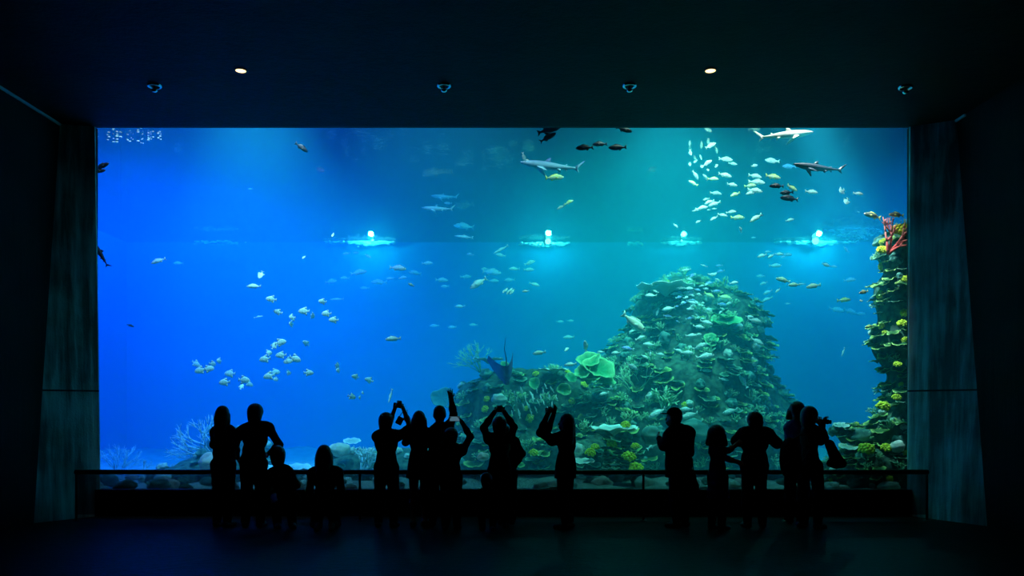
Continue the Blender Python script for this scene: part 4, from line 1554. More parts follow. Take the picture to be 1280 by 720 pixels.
for (px, py, L, fc, ti, Y, look) in (
        (813.5, 369.5, 15, 'L', 0, 14.6, 'silver'), (836, 386, 17, 'L', 8, 14.6, 'silver'), (858.5, 337, 14, 'L', 10, 16.0, 'slim'), (880, 332, 11, 'L', -14, 16.4, 'slim'), (893, 343, 9, 'R', 35, 15.8, 'silver'),
        (917, 353.5, 12, 'R', 10, 14.6, 'silver'), (887, 369, 15, 'R', -25, 15.4, 'yellow'), (906, 371.5, 18, 'R', -12, 15.6, 'yellow'), (850, 360, 11, 'R', 5, 15.6, 'silver'), (861, 360.5, 12, 'R', 0, 15.6, 'silver'),
        (865, 378, 11, 'R', -15, 15.2, 'silver'), (843, 367, 10, 'R', 10, 15.8, 'silver'), (834, 395, 12, 'R', -5, 16, 'blue'), (882, 361, 9, 'R', 5, 15.8, 'silver'), (887, 354, 12, 'L', 4, 16, 'blue'), (901, 339, 11, 'L', 12, 16.6, 'blue'),
        (897, 350, 8, 'L', -30, 16, 'silver'), (822, 390, 10, 'L', 70, 16, 'silver'), (895, 364, 12, 'R', 0, 16, 'blue'), (902, 380.5, 14, 'R', -3, 16.2, 'blue'), (901, 390, 8, 'L', 40, 15.8, 'silver'), (839, 345, 13, 'L', 0, 16.6, 'silver'),
        (850, 366, 9, 'L', 0, 16, 'blue'), (899, 332, 9, 'L', 0, 16.6, 'blue')):
    fish(px, py, L, Y, look, fc, ti, rf.uniform(-20, 20), TN, 'crowd of small fish over the mound summit')
for i in range(44):
    px, py = rf.gauss(866, 19), rf.gauss(378, 15)
    fish(px, py, rf.uniform(6, 11), rf.uniform(15.2, 16.2), rf.choice(('silver', 'silver', 'blue')), rf.choice('LR'), rf.gauss(0, 20), rf.uniform(-50, 50), TN, 'crowd of small fish over the mound summit')
LN = 'white fish in front of the shaded middle of the mound'
ROWS = (
        (873.5, 408.5, 15, 'R', -12, 14.0, 'silver'), (882.5, 403, 17, 'R', -15, 14.2, 'silver'), (864, 419.5, 15, 'R', 4, 14.0, 'silver'), (873, 418, 9, 'R', 5, 14.2, 'silver'), (875, 433, 20, 'R', 22, 13.9, 'silver'),
        (858.5, 441, 18, 'R', -2, 13.8, 'silver'), (881, 445.5, 24, 'R', 10, 13.7, 'silver'), (848, 438, 12, 'R', -18, 14.2, 'silver'), (800, 422.5, 13, 'R', 22, 14.4, 'silver'), (811, 430.5, 15, 'L', -6, 14.6, 'silver'),
        (825, 443, 13, 'R', -8, 14.8, 'silver'), (806, 446, 10, 'R', -30, 14.2, 'silver'), (813, 442, 8, 'L', 80, 14.6, 'silver'), (790, 414, 9, 'L', 20, 15.4, 'silver'), (751, 440, 9, 'L', 0, 14.6, 'silver'), (750, 449, 8, 'L', 0, 15, 'silver'),
        (882, 463, 14, 'R', -8, 14.8, 'silver'))
rk = ranks(ROWS)
for i, (px, py, L, fc, ti, Y, look) in enumerate(ROWS):
    fish(px, py, L, Y, look, fc, ti, rf.uniform(-15, 15), 'white fish, ' + rk[i] + ' from the left before the shaded middle of the mound', 'white fish before the shaded middle of the mound')

# tiny upright fish hanging in rows over the left shoulder
UN = 'tiny slender fish hanging upright in the shoal over the left shoulder reef'
for (px, py, L) in ((641, 508, 13), (652, 489, 13), (656.5, 497, 9), (665, 494, 13), (660.5, 507, 13), (649, 517, 13), (654.5, 509, 10), (679, 490, 9), (682, 482.5, 8), (690, 487, 11), (686.5, 496, 8), (673, 503, 9),
                    (679.5, 503, 7), (670, 512, 10), (666, 499, 8), (646, 500, 9), (671, 488, 7), (676, 497, 8), (690, 506, 9), (640, 516, 8), (664, 516, 9), (685, 511, 8), (643, 492, 8), (696, 498, 8)):
    fish(px, py, L, rf.uniform(14.5, 15.2), 'slim', 'L', rf.gauss(-75, 10), rf.uniform(-25, 25), UN, 'tiny upright fish over the left shoulder', name='razor_fish', squash=1.3)


# ---------------------------------------------------------------- sharks and the ray
def shark(px, py, L, Y, face, tilt, back, belly, label, bend=.10, yaw=0.0):
    mt = fish_mat('shark_skin', back, belly, .5)
    root = empty('shark', (0, 0, 0))
    prof = [(.50, .004, .006, .010), (.47, .018, .026, .006), (.42, .034, .044, .002), (.34, .052, .056, 0), (.22, .066, .062, -.002), (.10, .068, .060, -.002), (-.04, .056, .048, 0), (-.16, .038, .032, .004),
            (-.26, .024, .020, .007), (-.33, .017, .013, .009), (-.37, .017, .010, .011)]
    v, f = body_verts(prof, n=18)
    link('body', bendv(v, bend), f, mt, root)

    def fn(nm, pts, th=.006, tr=None):
        a, b = fin_verts(pts, th)
        if tr:
            a = [tr(w) for w in a]
        link(nm, bendv(a, bend), b, mt, root)
    fn('tail_fin', [(-.345, .024), (-.40, .07), (-.47, .125), (-.50, .135), (-.455, .07), (-.405, .012), (-.42, -.035), (-.435, -.06), (-.39, -.035), (-.345, -.004)])
    fn('dorsal_fin', [(.13, .060), (.09, .10), (.045, .128), (.025, .125), (.035, .085), (.02, .062)])
    fn('second_dorsal_fin', [(-.19, .030), (-.215, .058), (-.235, .062), (-.225, .036), (-.235, .028)], .004)
    fn('anal_fin', [(-.20, -.024), (-.225, -.052), (-.245, -.054), (-.235, -.026)], .004)
    for s in (1, -1):
        fn('pectoral_fin', [(.24, 0), (.19, .06), (.09, .15), (.07, .15), (.12, .05), (.14, 0)], .005,
           lambda w, s=s: Vector((w.x, s * (.045 + w.z * .75) + w.y * .2, -.035 - w.z * .55 + w.y)))
        fn('pelvic_fin', [(-.08, 0), (-.11, .035), (-.14, .045), (-.14, 0)], .004,
           lambda w, s=s: Vector((w.x, s * (.025 + w.z * .6) + w.y * .2, -.035 - w.z * .6 + w.y)))
        MB().ball((.425, s * .040, .012), .007, 8, 6).build('eye', M_eye, root)
    size = L / F * Y
    root.matrix_world = Matrix.Translation(P(px, py, Y)) @ Matrix.Rotation(-R(tilt), 4, 'Y') @ Matrix.Rotation((math.pi if face == 'L' else 0) + R(yaw), 4, 'Z') @ Matrix.Diagonal((size,) * 3 + (1,))
    tag(root, label, 'shark')
    return root


shark(981, 168.5, 72, 13.7, 'R', 5, (.90, .82, .62), (.97, .93, .82), 'pale cream shark swimming right against the top edge of the window', .25)
shark(690, 208, 80, 14.4, 'L', -7, (.05, .09, .36), (.25, .55, .70), 'blue grey shark swimming left under the two white fish')
shark(1024, 210, 66, 13.3, 'L', -8, (.004, .005, .012), (.008, .012, .03), 'dark silhouetted shark in the upper right, left of the right pillar')
shark(548, 261, 42, 18.2, 'L', -3, (.20, .30, .36), (.55, .68, .70), 'faint distant shark gliding left above the foam streak, lower of two')
shark(556, 246, 36, 19.2, 'L', -4, (.16, .26, .32), (.40, .52, .56), 'fainter distant shark just above the other distant one')
shark(126, 318, 44, 13.0, 'R', -58, (.010, .012, .04), (.02, .03, .08), 'dark shark tail showing beside the left pillar', .3).matrix_world @= Matrix.Rotation(math.pi, 4, 'Z')


def ray(px, py, Y, span):
    root = empty('eagle_ray', (0, 0, 0))
    mt = simple('ray_skin', (.10, .12, .42), .5, var=.3, scale=12, tint=(.20, .18, .48))
    mb = MB()
    nU, nV = 22, 8
    for side in (1, -1):
        for i in range(nU + 1):
            u = -1 + 2 * i / nU
            for j in range(nV + 1):
                t = j / nV
                au = abs(u)
                lead = .34 - .22 * au ** 1.3
                trail = -.26 + .16 * au ** 1.5
                if au > .98:
                    trail = lead - .02
                y = lead + (trail - lead) * t
                th = .055 * (1 - au) ** 1.2 * math.sin(math.pi * min(1, t * 1.0)) ** .7 + .002
                x = .5 * (au ** .8) * (1 if u > 0 else -1) * .62
                z = .62 * au ** 1.5
                mb.v.append(Vector((x, y, z + side * th)))
    n = (nU + 1) * (nV + 1)
    for i in range(nU):
        for j in range(nV):
            a = i * (nV + 1) + j
            mb.f.append((a, a + nV + 1, a + nV + 2, a + 1))
            mb.f.append((n + a, n + a + 1, n + a + nV + 2, n + a + nV + 1))
    mb.m = [0] * len(mb.f)
    mb.build('body', mt, root)
    MB().ball((0, .28, -.005), .075, 14, 9, scale=(1, 1.3, .7)).build('head', mt, root)
    MB().tube([(0, -.18, 0), (.02, -.45, .03), (-.02, -.8, .02), (.03, -1.15, .05)], [.018, .012, .008, .003], 8).build('tail', mt, root)
    for s in (1, -1):
        MB().ball((s * .065, .32, .02), .014, 8, 6).build('eye', M_eye, root)
    sz = span / F * Y / .62
    root.matrix_world = Matrix.Translation(P(px, py, Y)) @ Matrix.Rotation(R(-12), 4, 'Y') @ Matrix.Rotation(R(8), 4, 'Z') @ Matrix.Rotation(R(-38), 4, 'X') @ Matrix.Diagonal((sz, sz, sz, 1))
    tag(root, 'violet eagle ray with both wings raised over the left shoulder reef', 'ray')


ray(633, 467, 14.6, 34)
# ================================================================ PEOPLE
M_skin = simple('skin', (.35, .20, .14), .6)
M_skin2 = simple('skin_tan', (.24, .13, .085), .6)
M_hairb = simple('black_hair', (.006, .005, .005), .5, var=.3, scale=40)
M_hairn = simple('brown_hair', (.016, .010, .007), .5, var=.3, scale=40)
CLOTH = {}


def cloth(name, col):
    if name not in CLOTH:
        CLOTH[name] = simple(name, col, .9, var=.25, scale=26, bump=.3, spec=.1)
    return CLOTH[name]


M_shoe = simple('black_shoe', (.008, .008, .008), .6)
M_phone = simple('phone_black', (.006, .006, .007), .25)
M_screen = emitter('phone_screen', (.25, .55, .75), .25)
M_strap = simple('black_strap', (.008, .008, .009), .8)
A3 = np.array


def rotz(v, a):
    c, s = math.cos(a), math.sin(a)
    return A3([v[0] * c - v[1] * s, v[0] * s + v[1] * c, v[2]])


def nrm(v):
    return v / (np.linalg.norm(v) + 1e-9)


def hand_prims(w, d, nor, side, sc_, curl=.5, spread=.22):
    """palm, four unequal bent fingers and a thumb leaving the side of the palm; nor = palm side"""
    d = nrm(d)
    nor = nrm(nor - d * float(nor @ d))
    lat = np.cross(d, nor) * side      # thumb side
    pr = []
    pc = w + d * .045 * sc_
    Rm = np.stack([lat, nor, d], 1)
    pr.append(('e', pc, A3([.040, .016, .052]) * sc_, Rm))
    for i, (off, ln) in enumerate(((.028, .070), (.0095, .080), (-.0095, .074), (-.027, .058))):
        b = w + d * (.083 if i in (1, 2) else .077) * sc_ + lat * off * sc_
        dd = nrm(d + lat * off / .03 * spread)
        k1 = nrm(dd * math.cos(curl * .6) + nor * math.sin(curl * .6))
        k2 = nrm(dd * math.cos(curl * 1.5) + nor * math.sin(curl * 1.5))
        p1 = b + k1 * ln * .52 * sc_
        p2 = p1 + k2 * ln * .48 * sc_
        pr.append(('c', b - d * .02 * sc_, p1, .0092 * sc_, .0086 * sc_, .006))
        pr.append(('c', p1, p2, .0086 * sc_, .0072 * sc_, .006))
    tb = w + d * .028 * sc_ + lat * .026 * sc_
    t1 = tb + nrm(lat * .75 + d * .65 + nor * .25) * .042 * sc_
    t2 = t1 + nrm(lat * .25 + d * .8 + nor * .5) * .032 * sc_
    pr.append(('c', tb, t1, .0125 * sc_, .0105 * sc_, .008))
    pr.append(('c', t1, t2, .0105 * sc_, .0085 * sc_, .006))
    return pr


def person(label, D, head, H, yaw=0.0, floor=True, J=None, arms=None, top='shirt', top_col=(.012, .012, .014), leg='trousers', leg_col=(.008, .008, .010),
           sleeves=2, hair='short', hairm=None, skin=None, wide=1.0, lean=(0, 0), hem=None, cap=None, headyaw=0.0, kid=1.0, headtilt=0.0, stance=1.0, handcurl=.7, palm=None, bulk=0.0):
    """one standing or crouching figure.
    head: pixel of the head centre; H: standing height in metres; yaw 0 faces the tank, +90 faces left in the picture.
    J: joints given as (px, py, extra depth); arms: {'L': (elbow, wrist), 'R': ...} the same way."""
    ya = R(yaw)
    s = H / 1.70
    skin = skin or M_skin
    hairm = hairm or M_hairb
    hc = A3(P(head[0], head[1], D + (head[2] if len(head) > 2 else 0)))
    base = A3([hc[0], D, 0.0])
    hs = 1.07 * s ** .6 * kid          # heads of small people are larger for their height
    fwd = rotz(A3([0, 1, 0]), ya)
    rgt = rotz(A3([1, 0, 0]), ya)
    up = A3([0, 0, 1.0])

    def px(t):
        return A3(P(t[0], t[1], D + (t[2] if len(t) > 2 else 0)))
    # default upright skeleton hung under the head
    top_z = hc[2] + .118 * hs
    k = {}
    foot0 = A3([hc[0], hc[1], 0]) - A3([lean[0], lean[1], 0])
    zf = lambda fr: top_z * fr if floor else None
    Hh = top_z

    def sp(fr, lat=0, f=0):
        t = fr
        c = foot0 + A3([lean[0], lean[1], 0]) * max(0, (t - .5) / .5)
        return c + rgt * lat * s + fwd * f * s + up * (Hh * t - c[2])
    k['neck'] = sp(.845, 0, -.02)
    k['chest'] = sp(.73, 0, -.01)
    k['waist'] = sp(.61, 0, 0)
    k['pelvis'] = sp(.53, 0, 0)
    for sd, sg in (('L', -1), ('R', 1)):
        k['sh' + sd] = sp(.805, sg * .175 * wide, -.02)
        k['hip' + sd] = sp(.515, sg * .085, 0)
        k['kn' + sd] = sp(.285, sg * .095 * stance, .02)
        k['an' + sd] = sp(.05, sg * .10 * stance, -.03)
        k['el' + sd] = sp(.63, sg * .235 * wide, -.03)
        k['wr' + sd] = sp(.49, sg * .24 * wide, .06)
    for q, t in (J or {}).items():
        k[q] = px(t)
    if J and 'neck' in J and 'chest' not in J:
        for nm_, t_ in (('chest', .35), ('waist', .7)):
            k[nm_] = k['neck'] * (1 - t_) + k['pelvis'] * t_
    for sd, (e, w_) in (arms or {}).items():
        k['el' + sd] = px(e)
        k['wr' + sd] = px(w_)
    O = A3([hc[0], hc[1], 0.0]) if floor else A3([k['pelvis'][0], k['pelvis'][1], 0.0])
    for q in k:
        k[q] = k[q] - O
    hc = hc - O
    # head frame
    hy = ya + R(headyaw)
    hf = rotz(A3([0, 1, 0]), hy)
    hr = rotz(A3([1, 0, 0]), hy)
    tl = R(headtilt)
    hf, hu = hf * math.cos(tl) - up * math.sin(tl), up * math.cos(tl) + hf * math.sin(tl)
    HR = np.stack([hr, hf, hu], 1)
    hp = lambda x, y, z: hc + (hr * x + hf * y + hu * z) * hs
    headp = [('e', hp(0, -.012, .022), A3([.074, .092, .094]) * hs, HR), ('e', hp(0, .022, -.045), A3([.056, .062, .068]) * hs, HR),
             ('c', hp(0, .082, .008), hp(0, .104, -.022), .010 * hs, .015 * hs, .012), ('e', hp(0, .064, -.088), A3([.024, .022, .020]) * hs, HR),
             ('e', hp(0, .080, -.056), A3([.026, .012, .007]) * hs, HR), ('e', hp(0, .082, -.066), A3([.022, .011, .007]) * hs, HR),
             ('c', hp(-.034, .080, .020), hp(-.012, .088, .022), .008 * hs, .007 * hs, .008), ('c', hp(.034, .080, .020), hp(.012, .088, .022), .008 * hs, .007 * hs, .008),
             ('e', hp(.076, -.004, -.008), A3([.010, .018, .030]) * hs, HR), ('e', hp(-.076, -.004, -.008), A3([.010, .018, .030]) * hs, HR)]
    neck = [('c', k['neck'] - up * .02 * s, hc - hu * .05 * hs - hf * .012, .056 * s, .050 * hs)]
    tdir = nrm(k['neck'] - k['pelvis'])
    side = nrm(k['shR'] - k['shL'])
    fro = nrm(np.cross(tdir, side)) * 1.0
    TR = np.stack([side, fro, tdir], 1)
    torso = [('e', k['chest'] + tdir * .015 * s, A3([.150 * wide, .105, .175]) * s, TR), ('e', k['waist'], A3([.128 * wide, .092, .14]) * s, TR),
             ('e', k['pelvis'] + tdir * .01 * s, A3([.155 * wide, .112, .125]) * s, TR),
             ('c', k['shL'] * .75 + k['neck'] * .25, k['shR'] * .75 + k['neck'] * .25, .062 * s, .062 * s),
             ('c', k['neck'] - tdir * .02, k['shL'], .058 * s, .056 * s), ('c', k['neck'] - tdir * .02, k['shR'], .058 * s, .056 * s)]
    ua, fa, th, sh, ft, hands = [], [], [], [], [], []
    for sd, sg in (('L', -1), ('R', 1)):
        ua.append(('c', k['sh' + sd], k['el' + sd], .053 * s, .041 * s))
        fa.append(('c', k['el' + sd], k['el' + sd] * .6 + k['wr' + sd] * .4, .041 * s, .039 * s))
        fa.append(('c', k['el' + sd] * .6 + k['wr' + sd] * .4, k['wr' + sd], .039 * s, .027 * s))
        d = nrm(k['wr' + sd] - k['el' + sd])
        inw = nrm(-side * sg + fwd * .35)
        if palm and sd in palm:
            inw = nrm(fwd * .9 - side * sg * palm[sd])
        if handcurl is not None:
            hands += hand_prims(k['wr' + sd], d, inw, 1 if sd == 'L' else -1, s ** .8, handcurl if not isinstance(handcurl, dict) else handcurl[sd])
        th.append(('c', k['hip' + sd], k['kn' + sd], .088 * s, .058 * s))
        mid = k['kn' + sd] * .68 + k['an' + sd] * .32
        sh.append(('c', k['kn' + sd], mid, .057 * s, .056 * s))
        sh.append(('c', mid, k['an' + sd], .056 * s, .036 * s))
        fd = rotz(A3([0, 1, 0]), ya - sg * R(8))
        a = k['an' + sd].copy()
        if J and ('an' + sd) in J:
            toe = a - fwd * .10 * s if not floor else a + fd * .15 * s
            toe[2] = .03
        else:
            toe = a + fd * .155 * s
            toe[2] = .030 * s
        heel = a - fd * .03 * s
        heel[2] = max(.034 * s, min(heel[2], a[2]) - .035 * s) if not (J and ('an' + sd) in J) else a[2]
        ft.append(('c', heel, toe, .036 * s, .030 * s))
        ft.append(('c', a, heel, .036 * s, .036 * s))
    v, f = implicit(headp + neck + torso + ua + fa + hands + th + sh + ft, .0075, .035)
    body = npmesh('person', v, f, skin, loc=Vector(O))
    tag(body, label, 'person', 'visitors standing before the aquarium window')

    def infl(pr, t):
        out = []
        for q in pr:
            if q[0] == 'c':
                out.append(('c', q[1], q[2], q[3] + t, q[4] + t) + tuple(q[5:]))
            else:
                out.append(('e', q[1], q[2] + t) + tuple(q[3:]))
        return out

    def piece(nm, pr, kk, mat, cut=None, h=.010, lab=None):
        vv, ff = implicit(pr, h, kk, cut=cut)
        o = npmesh(nm, vv, ff, mat, body)
        if lab:
            o['label'] = lab
        return o
    tp = infl(torso[:3], .016) + infl(torso[3:], .016 + bulk) + infl(ua, .010 + bulk)
    if sleeves == 2:
        tp += infl(fa, .008 + bulk * .7)
    elif sleeves == 0:
        tp = infl(torso, .016)
    hz = (hem[0] * Hh) if hem else None
    if hem:
        c1 = k['waist'].copy()
        c2 = k['pelvis'] * .4 + (k['knL'] + k['knR']) * .3
        c2[2] = hz - .03
        w1, w2 = hem[1] * s, hem[2] * s
        n_ = 5
        for i in range(n_):
            t = i / (n_ - 1)
            c = c1 * (1 - t) + c2 * t
            tp.append(('e', c, A3([w1 * (1 - t) + w2 * t, (w1 * (1 - t) + w2 * t) * .8, .12 * s]), TR))
    cuts = []
    if hem:
        cuts.append((A3([0, 0, hz]), A3([0, 0, -1.0])))
    elif floor:
        cuts.append((A3([0, 0, k['pelvis'][2] - .06 * s]), A3([0, 0, -1.0])))
    for sd in 'LR':
        pass
    piece(top, tp, .04, cloth(top + '_%02d%02d%02d' % tuple(int(c * 255) for c in top_col), top_col), cuts)
    if leg == 'trousers':
        lp = infl(th, .018) + infl(sh, .022) + infl(torso[2:3], .014)
        cut = [(k['pelvis'] + tdir * .09 * s, tdir)]
        if floor:
            cut.append((A3([0, 0, .055 * s]), A3([0, 0, -1.0])))
        piece('trousers', lp, .035, cloth('trousers_%02d%02d%02d' % tuple(int(c * 255) for c in leg_col), leg_col), cut)
    elif leg == 'shorts':
        piece('shorts', infl(th, .024) + infl(torso[2:3], .014), .035, cloth('shorts', leg_col), [(k['pelvis'] + tdir * .09 * s, tdir)])
    for i in range(2):
        piece('shoe', infl(ft[2 * i:2 * i + 2], .009), .02, M_shoe, [(A3([0, 0, .098 * s if floor else 9]), A3([0, 0, 1.0])), (A3([0, 0, .002]), A3([0, 0, -1.0]))])
    # hair keeps clear of the face
    face_cut = []
    cap_r = [('e', hp(0, -.018, .032), A3([.084, .097, .098]) * hs, HR)]
    if hair == 'short':
        hpz = cap_r + [('e', hp(0, -.05, -.01), A3([.078, .058, .075]) * hs, HR)]
        fc = (hp(0, .052, .030), nrm(hf * 1.0 - hu * .75))
        face_cut = [fc]
    elif hair == 'long':
        hpz = cap_r + [('e', hp(0, -.045, -.05), A3([.104, .070, .135]) * hs, HR), ('c', hp(-.03, -.07, -.05), hp(-.045, -.085, -.27), .05 * hs, .040 * hs), ('c', hp(.03, -.07, -.05), hp(.045, -.085, -.27), .05 * hs, .040 * hs),
                       ('c', hp(.078, -.01, .0), hp(.088, -.03, -.20), .026 * hs, .030 * hs), ('c', hp(-.078, -.01, .0), hp(-.088, -.03, -.20), .026 * hs, .030 * hs)]
        face_cut = [(hp(0, .058, .03), nrm(hf * 1.0 - hu * .55))]
    elif hair == 'bob':
        hpz = [('e', hp(0, -.02, .028), A3([.104, .112, .110]) * hs, HR), ('c', hp(-.085, -.02, .0), hp(-.10, -.02, -.085), .045 * hs, .050 * hs), ('c', hp(.085, -.02, .0), hp(.10, -.02, -.085), .045 * hs, .050 * hs),
               ('c', hp(0, -.07, .0), hp(0, -.085, -.085), .06 * hs, .062 * hs)]
        face_cut = [(hp(0, .055, .03), nrm(hf * 1.0 - hu * .35)), (hp(0, 0, -.118), -hu)]
    elif hair == 'full':
        hpz = [('e', hp(0, -.02, .030), A3([.102, .110, .106]) * hs, HR), ('e', hp(0, -.055, -.03), A3([.092, .072, .10]) * hs, HR), ('e', hp(0, -.06, -.09), A3([.075, .05, .07]) * hs, HR)]
        face_cut = [(hp(0, .055, .03), nrm(hf * 1.0 - hu * .5))]
    else:
        hpz = None
    if hpz:
        piece('hair', hpz, .03, hairm, face_cut, .008)
    if cap:
        cp = [('e', hp(0, -.012, .050), A3([.088, .102, .085]) * hs, HR)]
        piece('cap', cp, .02, cloth('cap_cloth', (.012, .012, .012)), [(hp(0, 0, .045), -hu)], .008)
        piece('cap_brim', [('e', hp(0, .115, .052), A3([.066, .075, .010]) * hs, HR)], .01, cloth('cap_cloth', (.012, .012, .012)), [(hp(0, .06, .05), -hf)], .006)
    body['_k'] = 0
    del body['_k']
    K = {q: Vector(k[q] + O) for q in k}
    K['head'] = Vector(hc + O)
    K['obj'] = body
    return K


def phone(p, label, rot=0.0, turn=0.0, cat='phone', name='phone', size=(.148, .010, .072), glow=False):
    t = empty(name, p)
    t.rotation_euler = (R(rot), R(turn), 0)
    tag(t, label, cat)
    x, y, z = [q / 2 for q in size]
    MB().box((-x, -y, -z), (x, y, z), bev=.004).build('body', M_phone, t)
    MB().box((-x + .006, -y - .0012, -z + .005), (x - .006, -y + .001, z - .005))  .build('screen', M_screen if glow else M_phone, t, smooth=False)
    MB().lathe([(0, .003), (.006, .003), (.007, 0)], 12, origin=(0, 0, 0)).build('lens', M_eye, t).matrix_local = Matrix.Translation((x - .02, y, z - .018)) @ Matrix.Rotation(R(-90), 4, 'X')
    return t


def hgt(py, D):
    return EYE + (HORIZON - py) / F * D


FL = lambda D: HORIZON + EYE * F / D      # image row of the floor at that distance

# 1 woman with long hair, far left
D = 11.35
person('woman with very long straight hair, left hand raised before her, standing at the far left', D, (279, 519), 1.68, yaw=-8, arms={'L': ((267, 556, .02), (270, 546, .30)), 'R': ((290, 561, .0), (291, 585, .10))}, J={'shL': (269, 541), 'shR': (289, 540)},
       hair='long', hairm=M_hairb, wide=.72, hem=(.30, .15, .175), top='dress', stance=.8)
# 2 man beside her
D = 11.3
person('man with bushy hair beside the long haired woman, right hand on his hip', D, (319.5, 517), 1.74, yaw=4, arms={'L': ((294, 556, .05), (297, 572, .25)), 'R': ((349, 556, -.02), (337, 566, .22))},
       J={'shR': (336, 535), 'shL': (301, 540)}, hair='full', wide=1.08, lean=(.03, 0), top_col=(.014, .014, .018))
# 3 crouching
D = 11.1
fl = FL(D)
person('person with thick hair crouching at the right side of the man with bushy hair', D, (346.5, 569.5), 1.66, yaw=25, floor=False,
       J={'neck': (349, 584, 0), 'pelvis': (362, 629, -.05), 'shL': (338, 594, .05), 'shR': (362, 593, -.03), 'hipL': (354, 630, 0), 'hipR': (369, 630, -.03), 'knL': (344, 622, .34), 'knR': (362, 620, .36),
          'anL': (347, fl - 5, .12), 'anR': (366, fl - 5, .10)}, arms={'L': ((334, 612, .22), (342, 610, .40)), 'R': ((371, 606, .12), (362, 612, .38))}, hair='full', top_col=(.018, .012, .012))
# 4 kneeling, long hair
D = 11.15
fl = FL(D)
person('person with long smooth hair kneeling alone on the floor between the two groups', D, (405.5, 569), 1.64, yaw=0, floor=False,
       J={'neck': (406, 584, -.02), 'pelvis': (407, 630, -.06), 'shL': (390, 592), 'shR': (423, 591), 'hipL': (399, 632, -.02), 'hipR': (415, 632, -.02), 'knL': (395, fl - 6, .36), 'knR': (419, fl - 6, .36),
          'anL': (398, fl - 4, -.14), 'anR': (416, fl - 4, -.14)}, arms={'L': ((387, 614, .02), (395, 626, .22)), 'R': ((427, 613, .02), (418, 626, .22))}, hair='long', hairm=M_hairn, wide=.98, kid=1.1)
# 5 photographer with both arms up
D = 11.3
person('man in a dark polo shirt photographing with both arms raised, left of the short dress', D, (483, 527.5), 1.60, yaw=-6,
       arms={'R': ((512.5, 533, .12), (503.5, 509.5, .22)), 'L': ((486, 530, .25), (493.5, 511, .24))}, J={'shR': (498, 545, .02), 'shL': (471, 546)}, hair='full', top_col=(.010, .010, .030), sleeves=1, stance=1.15, wide=1.05)
phone(P(498, 507, 11.55), 'phone held up in both hands by the man in a dark polo shirt', 0, 8)
t = empty('camera_pouch', P(499.5, 526, 11.5))
t.rotation_euler = (0, R(28), 0)
tag(t, 'small camera pouch hanging from the raised hand of the man in a polo shirt', 'pouch')
MB().box((-.045, -.03, -.055), (.045, .03, .055), bev=.012).build('pouch', M_strap, t)
MB().box((-.047, -.032, .02), (.047, .032, .058), bev=.012).build('flap', M_strap, t)
MB().tube([(-.03, 0, .05), (-.02, -.01, .14), (.03, -.02, .19), (.05, -.01, .14), (.03, 0, .05)], .005, 6).build('strap', M_strap, t)
# 6 woman in a short dress
D = 11.35
person('long haired woman in a short flared dress, bare legged, right of the polo shirt', D, (524, 525), 1.63, yaw=0, arms={'L': ((507, 553, .05), (511, 545, .28)), 'R': ((541, 556, .0), (540, 577, .14))},
       hair='long', hairm=M_hairn, wide=.85, hem=(.42, .14, .205), top='dress', leg='none', stance=.85)
# 7 man waving
D = 11.4
person('man raising an open hand high above his head', D, (549.5, 518.5), 1.68, yaw=5, arms={'R': ((567, 518, .10), (564, 499, .12)), 'L': ((542, 560, -.02), (547, 578, .16))},
       J={'shR': (561, 537, .0), 'shL': (543.5, 541, 0)}, hair='short', wide=1.0, top_col=(.012, .012, .02), handcurl={'L': .7, 'R': .05}, palm={'R': .25})
# 8 shorter person in front of him with a phone
D = 11.05
person('short person holding a phone up in both hands in front of the waving man', D, (564, 545.5), 1.38, yaw=-4, arms={'R': ((588, 546, .06), (577, 527, .20)), 'L': ((548, 549, .06), (559, 528, .20))},
       J={'shR': (578, 564, 0), 'shL': (553, 564, 0)}, hair='full', wide=1.05)
phone(P(568.5, 523.5, 11.27), 'phone held up by the short person in front of the waving man', glow=True)
# 9 arms in a diamond over the head
D = 11.25
person('person with both arms raised in a diamond over the head, phone between the hands', D, (624.5, 532.5), 1.55, yaw=0, arms={'L': ((604.5, 535, .04), (618.5, 514.5, .10)), 'R': ((642.5, 534, .04), (630, 514.5, .10))},
       J={'shL': (610.5, 549, 0), 'shR': (638, 549, 0)}, hair='full', wide=1.0, hem=(.44, .15, .18), top='tunic')
phone(P(624.5, 512, 11.36), 'phone held overhead by the person with arms in a diamond')
# 10 behind, hand on hip
D = 11.62
person('person half hidden behind the one with raised arms, elbow bent out with hand on hip', D, (633, 543), 1.46, yaw=0, arms={'R': ((653, 567, -.04), (641, 587, .05)), 'L': ((618, 570, 0), (620, 590, .1))},
       J={'shR': (644, 552, 0)}, hair='short', wide=1.0, hairm=M_hairn)
# 11 small child squatting
D = 10.95
fl = FL(D)
person('small child squatting low before the person with raised arms', D, (608, 600), 1.02, yaw=5, floor=False,
       J={'neck': (608, 612, -.02), 'pelvis': (609, 640, -.05), 'shL': (599, 618), 'shR': (618, 618), 'hipL': (604, 641, -.02), 'hipR': (614, 641, -.02), 'knL': (601, 629, .22), 'knR': (618, 629, .22),
          'anL': (603, fl - 4, .06), 'anR': (616, fl - 4, .06)}, arms={'L': ((597, 630, .06), (601, 630, .2)), 'R': ((620, 630, .06), (617, 630, .2))}, hair='full', kid=1.0)
# 12 woman in profile with phone
D = 11.2
person('woman in a long jacket in profile, facing left, raising a phone before her face', D, (707.5, 528.5), 1.62, yaw=62, arms={'L': ((675, 541, -.05), (684.5, 518, .02)), 'R': ((682, 545, .10), (692, 518, .12))},
       J={'shL': (690, 551, -.05), 'shR': (704, 549, .15)}, hair='long', wide=.95, hem=(.44, .15, .185), top='jacket', top_col=(.010, .010, .012), stance=.8)
phone(P(688, 513, 11.28), 'phone held up by the woman in profile wearing a long jacket', 0, 0)
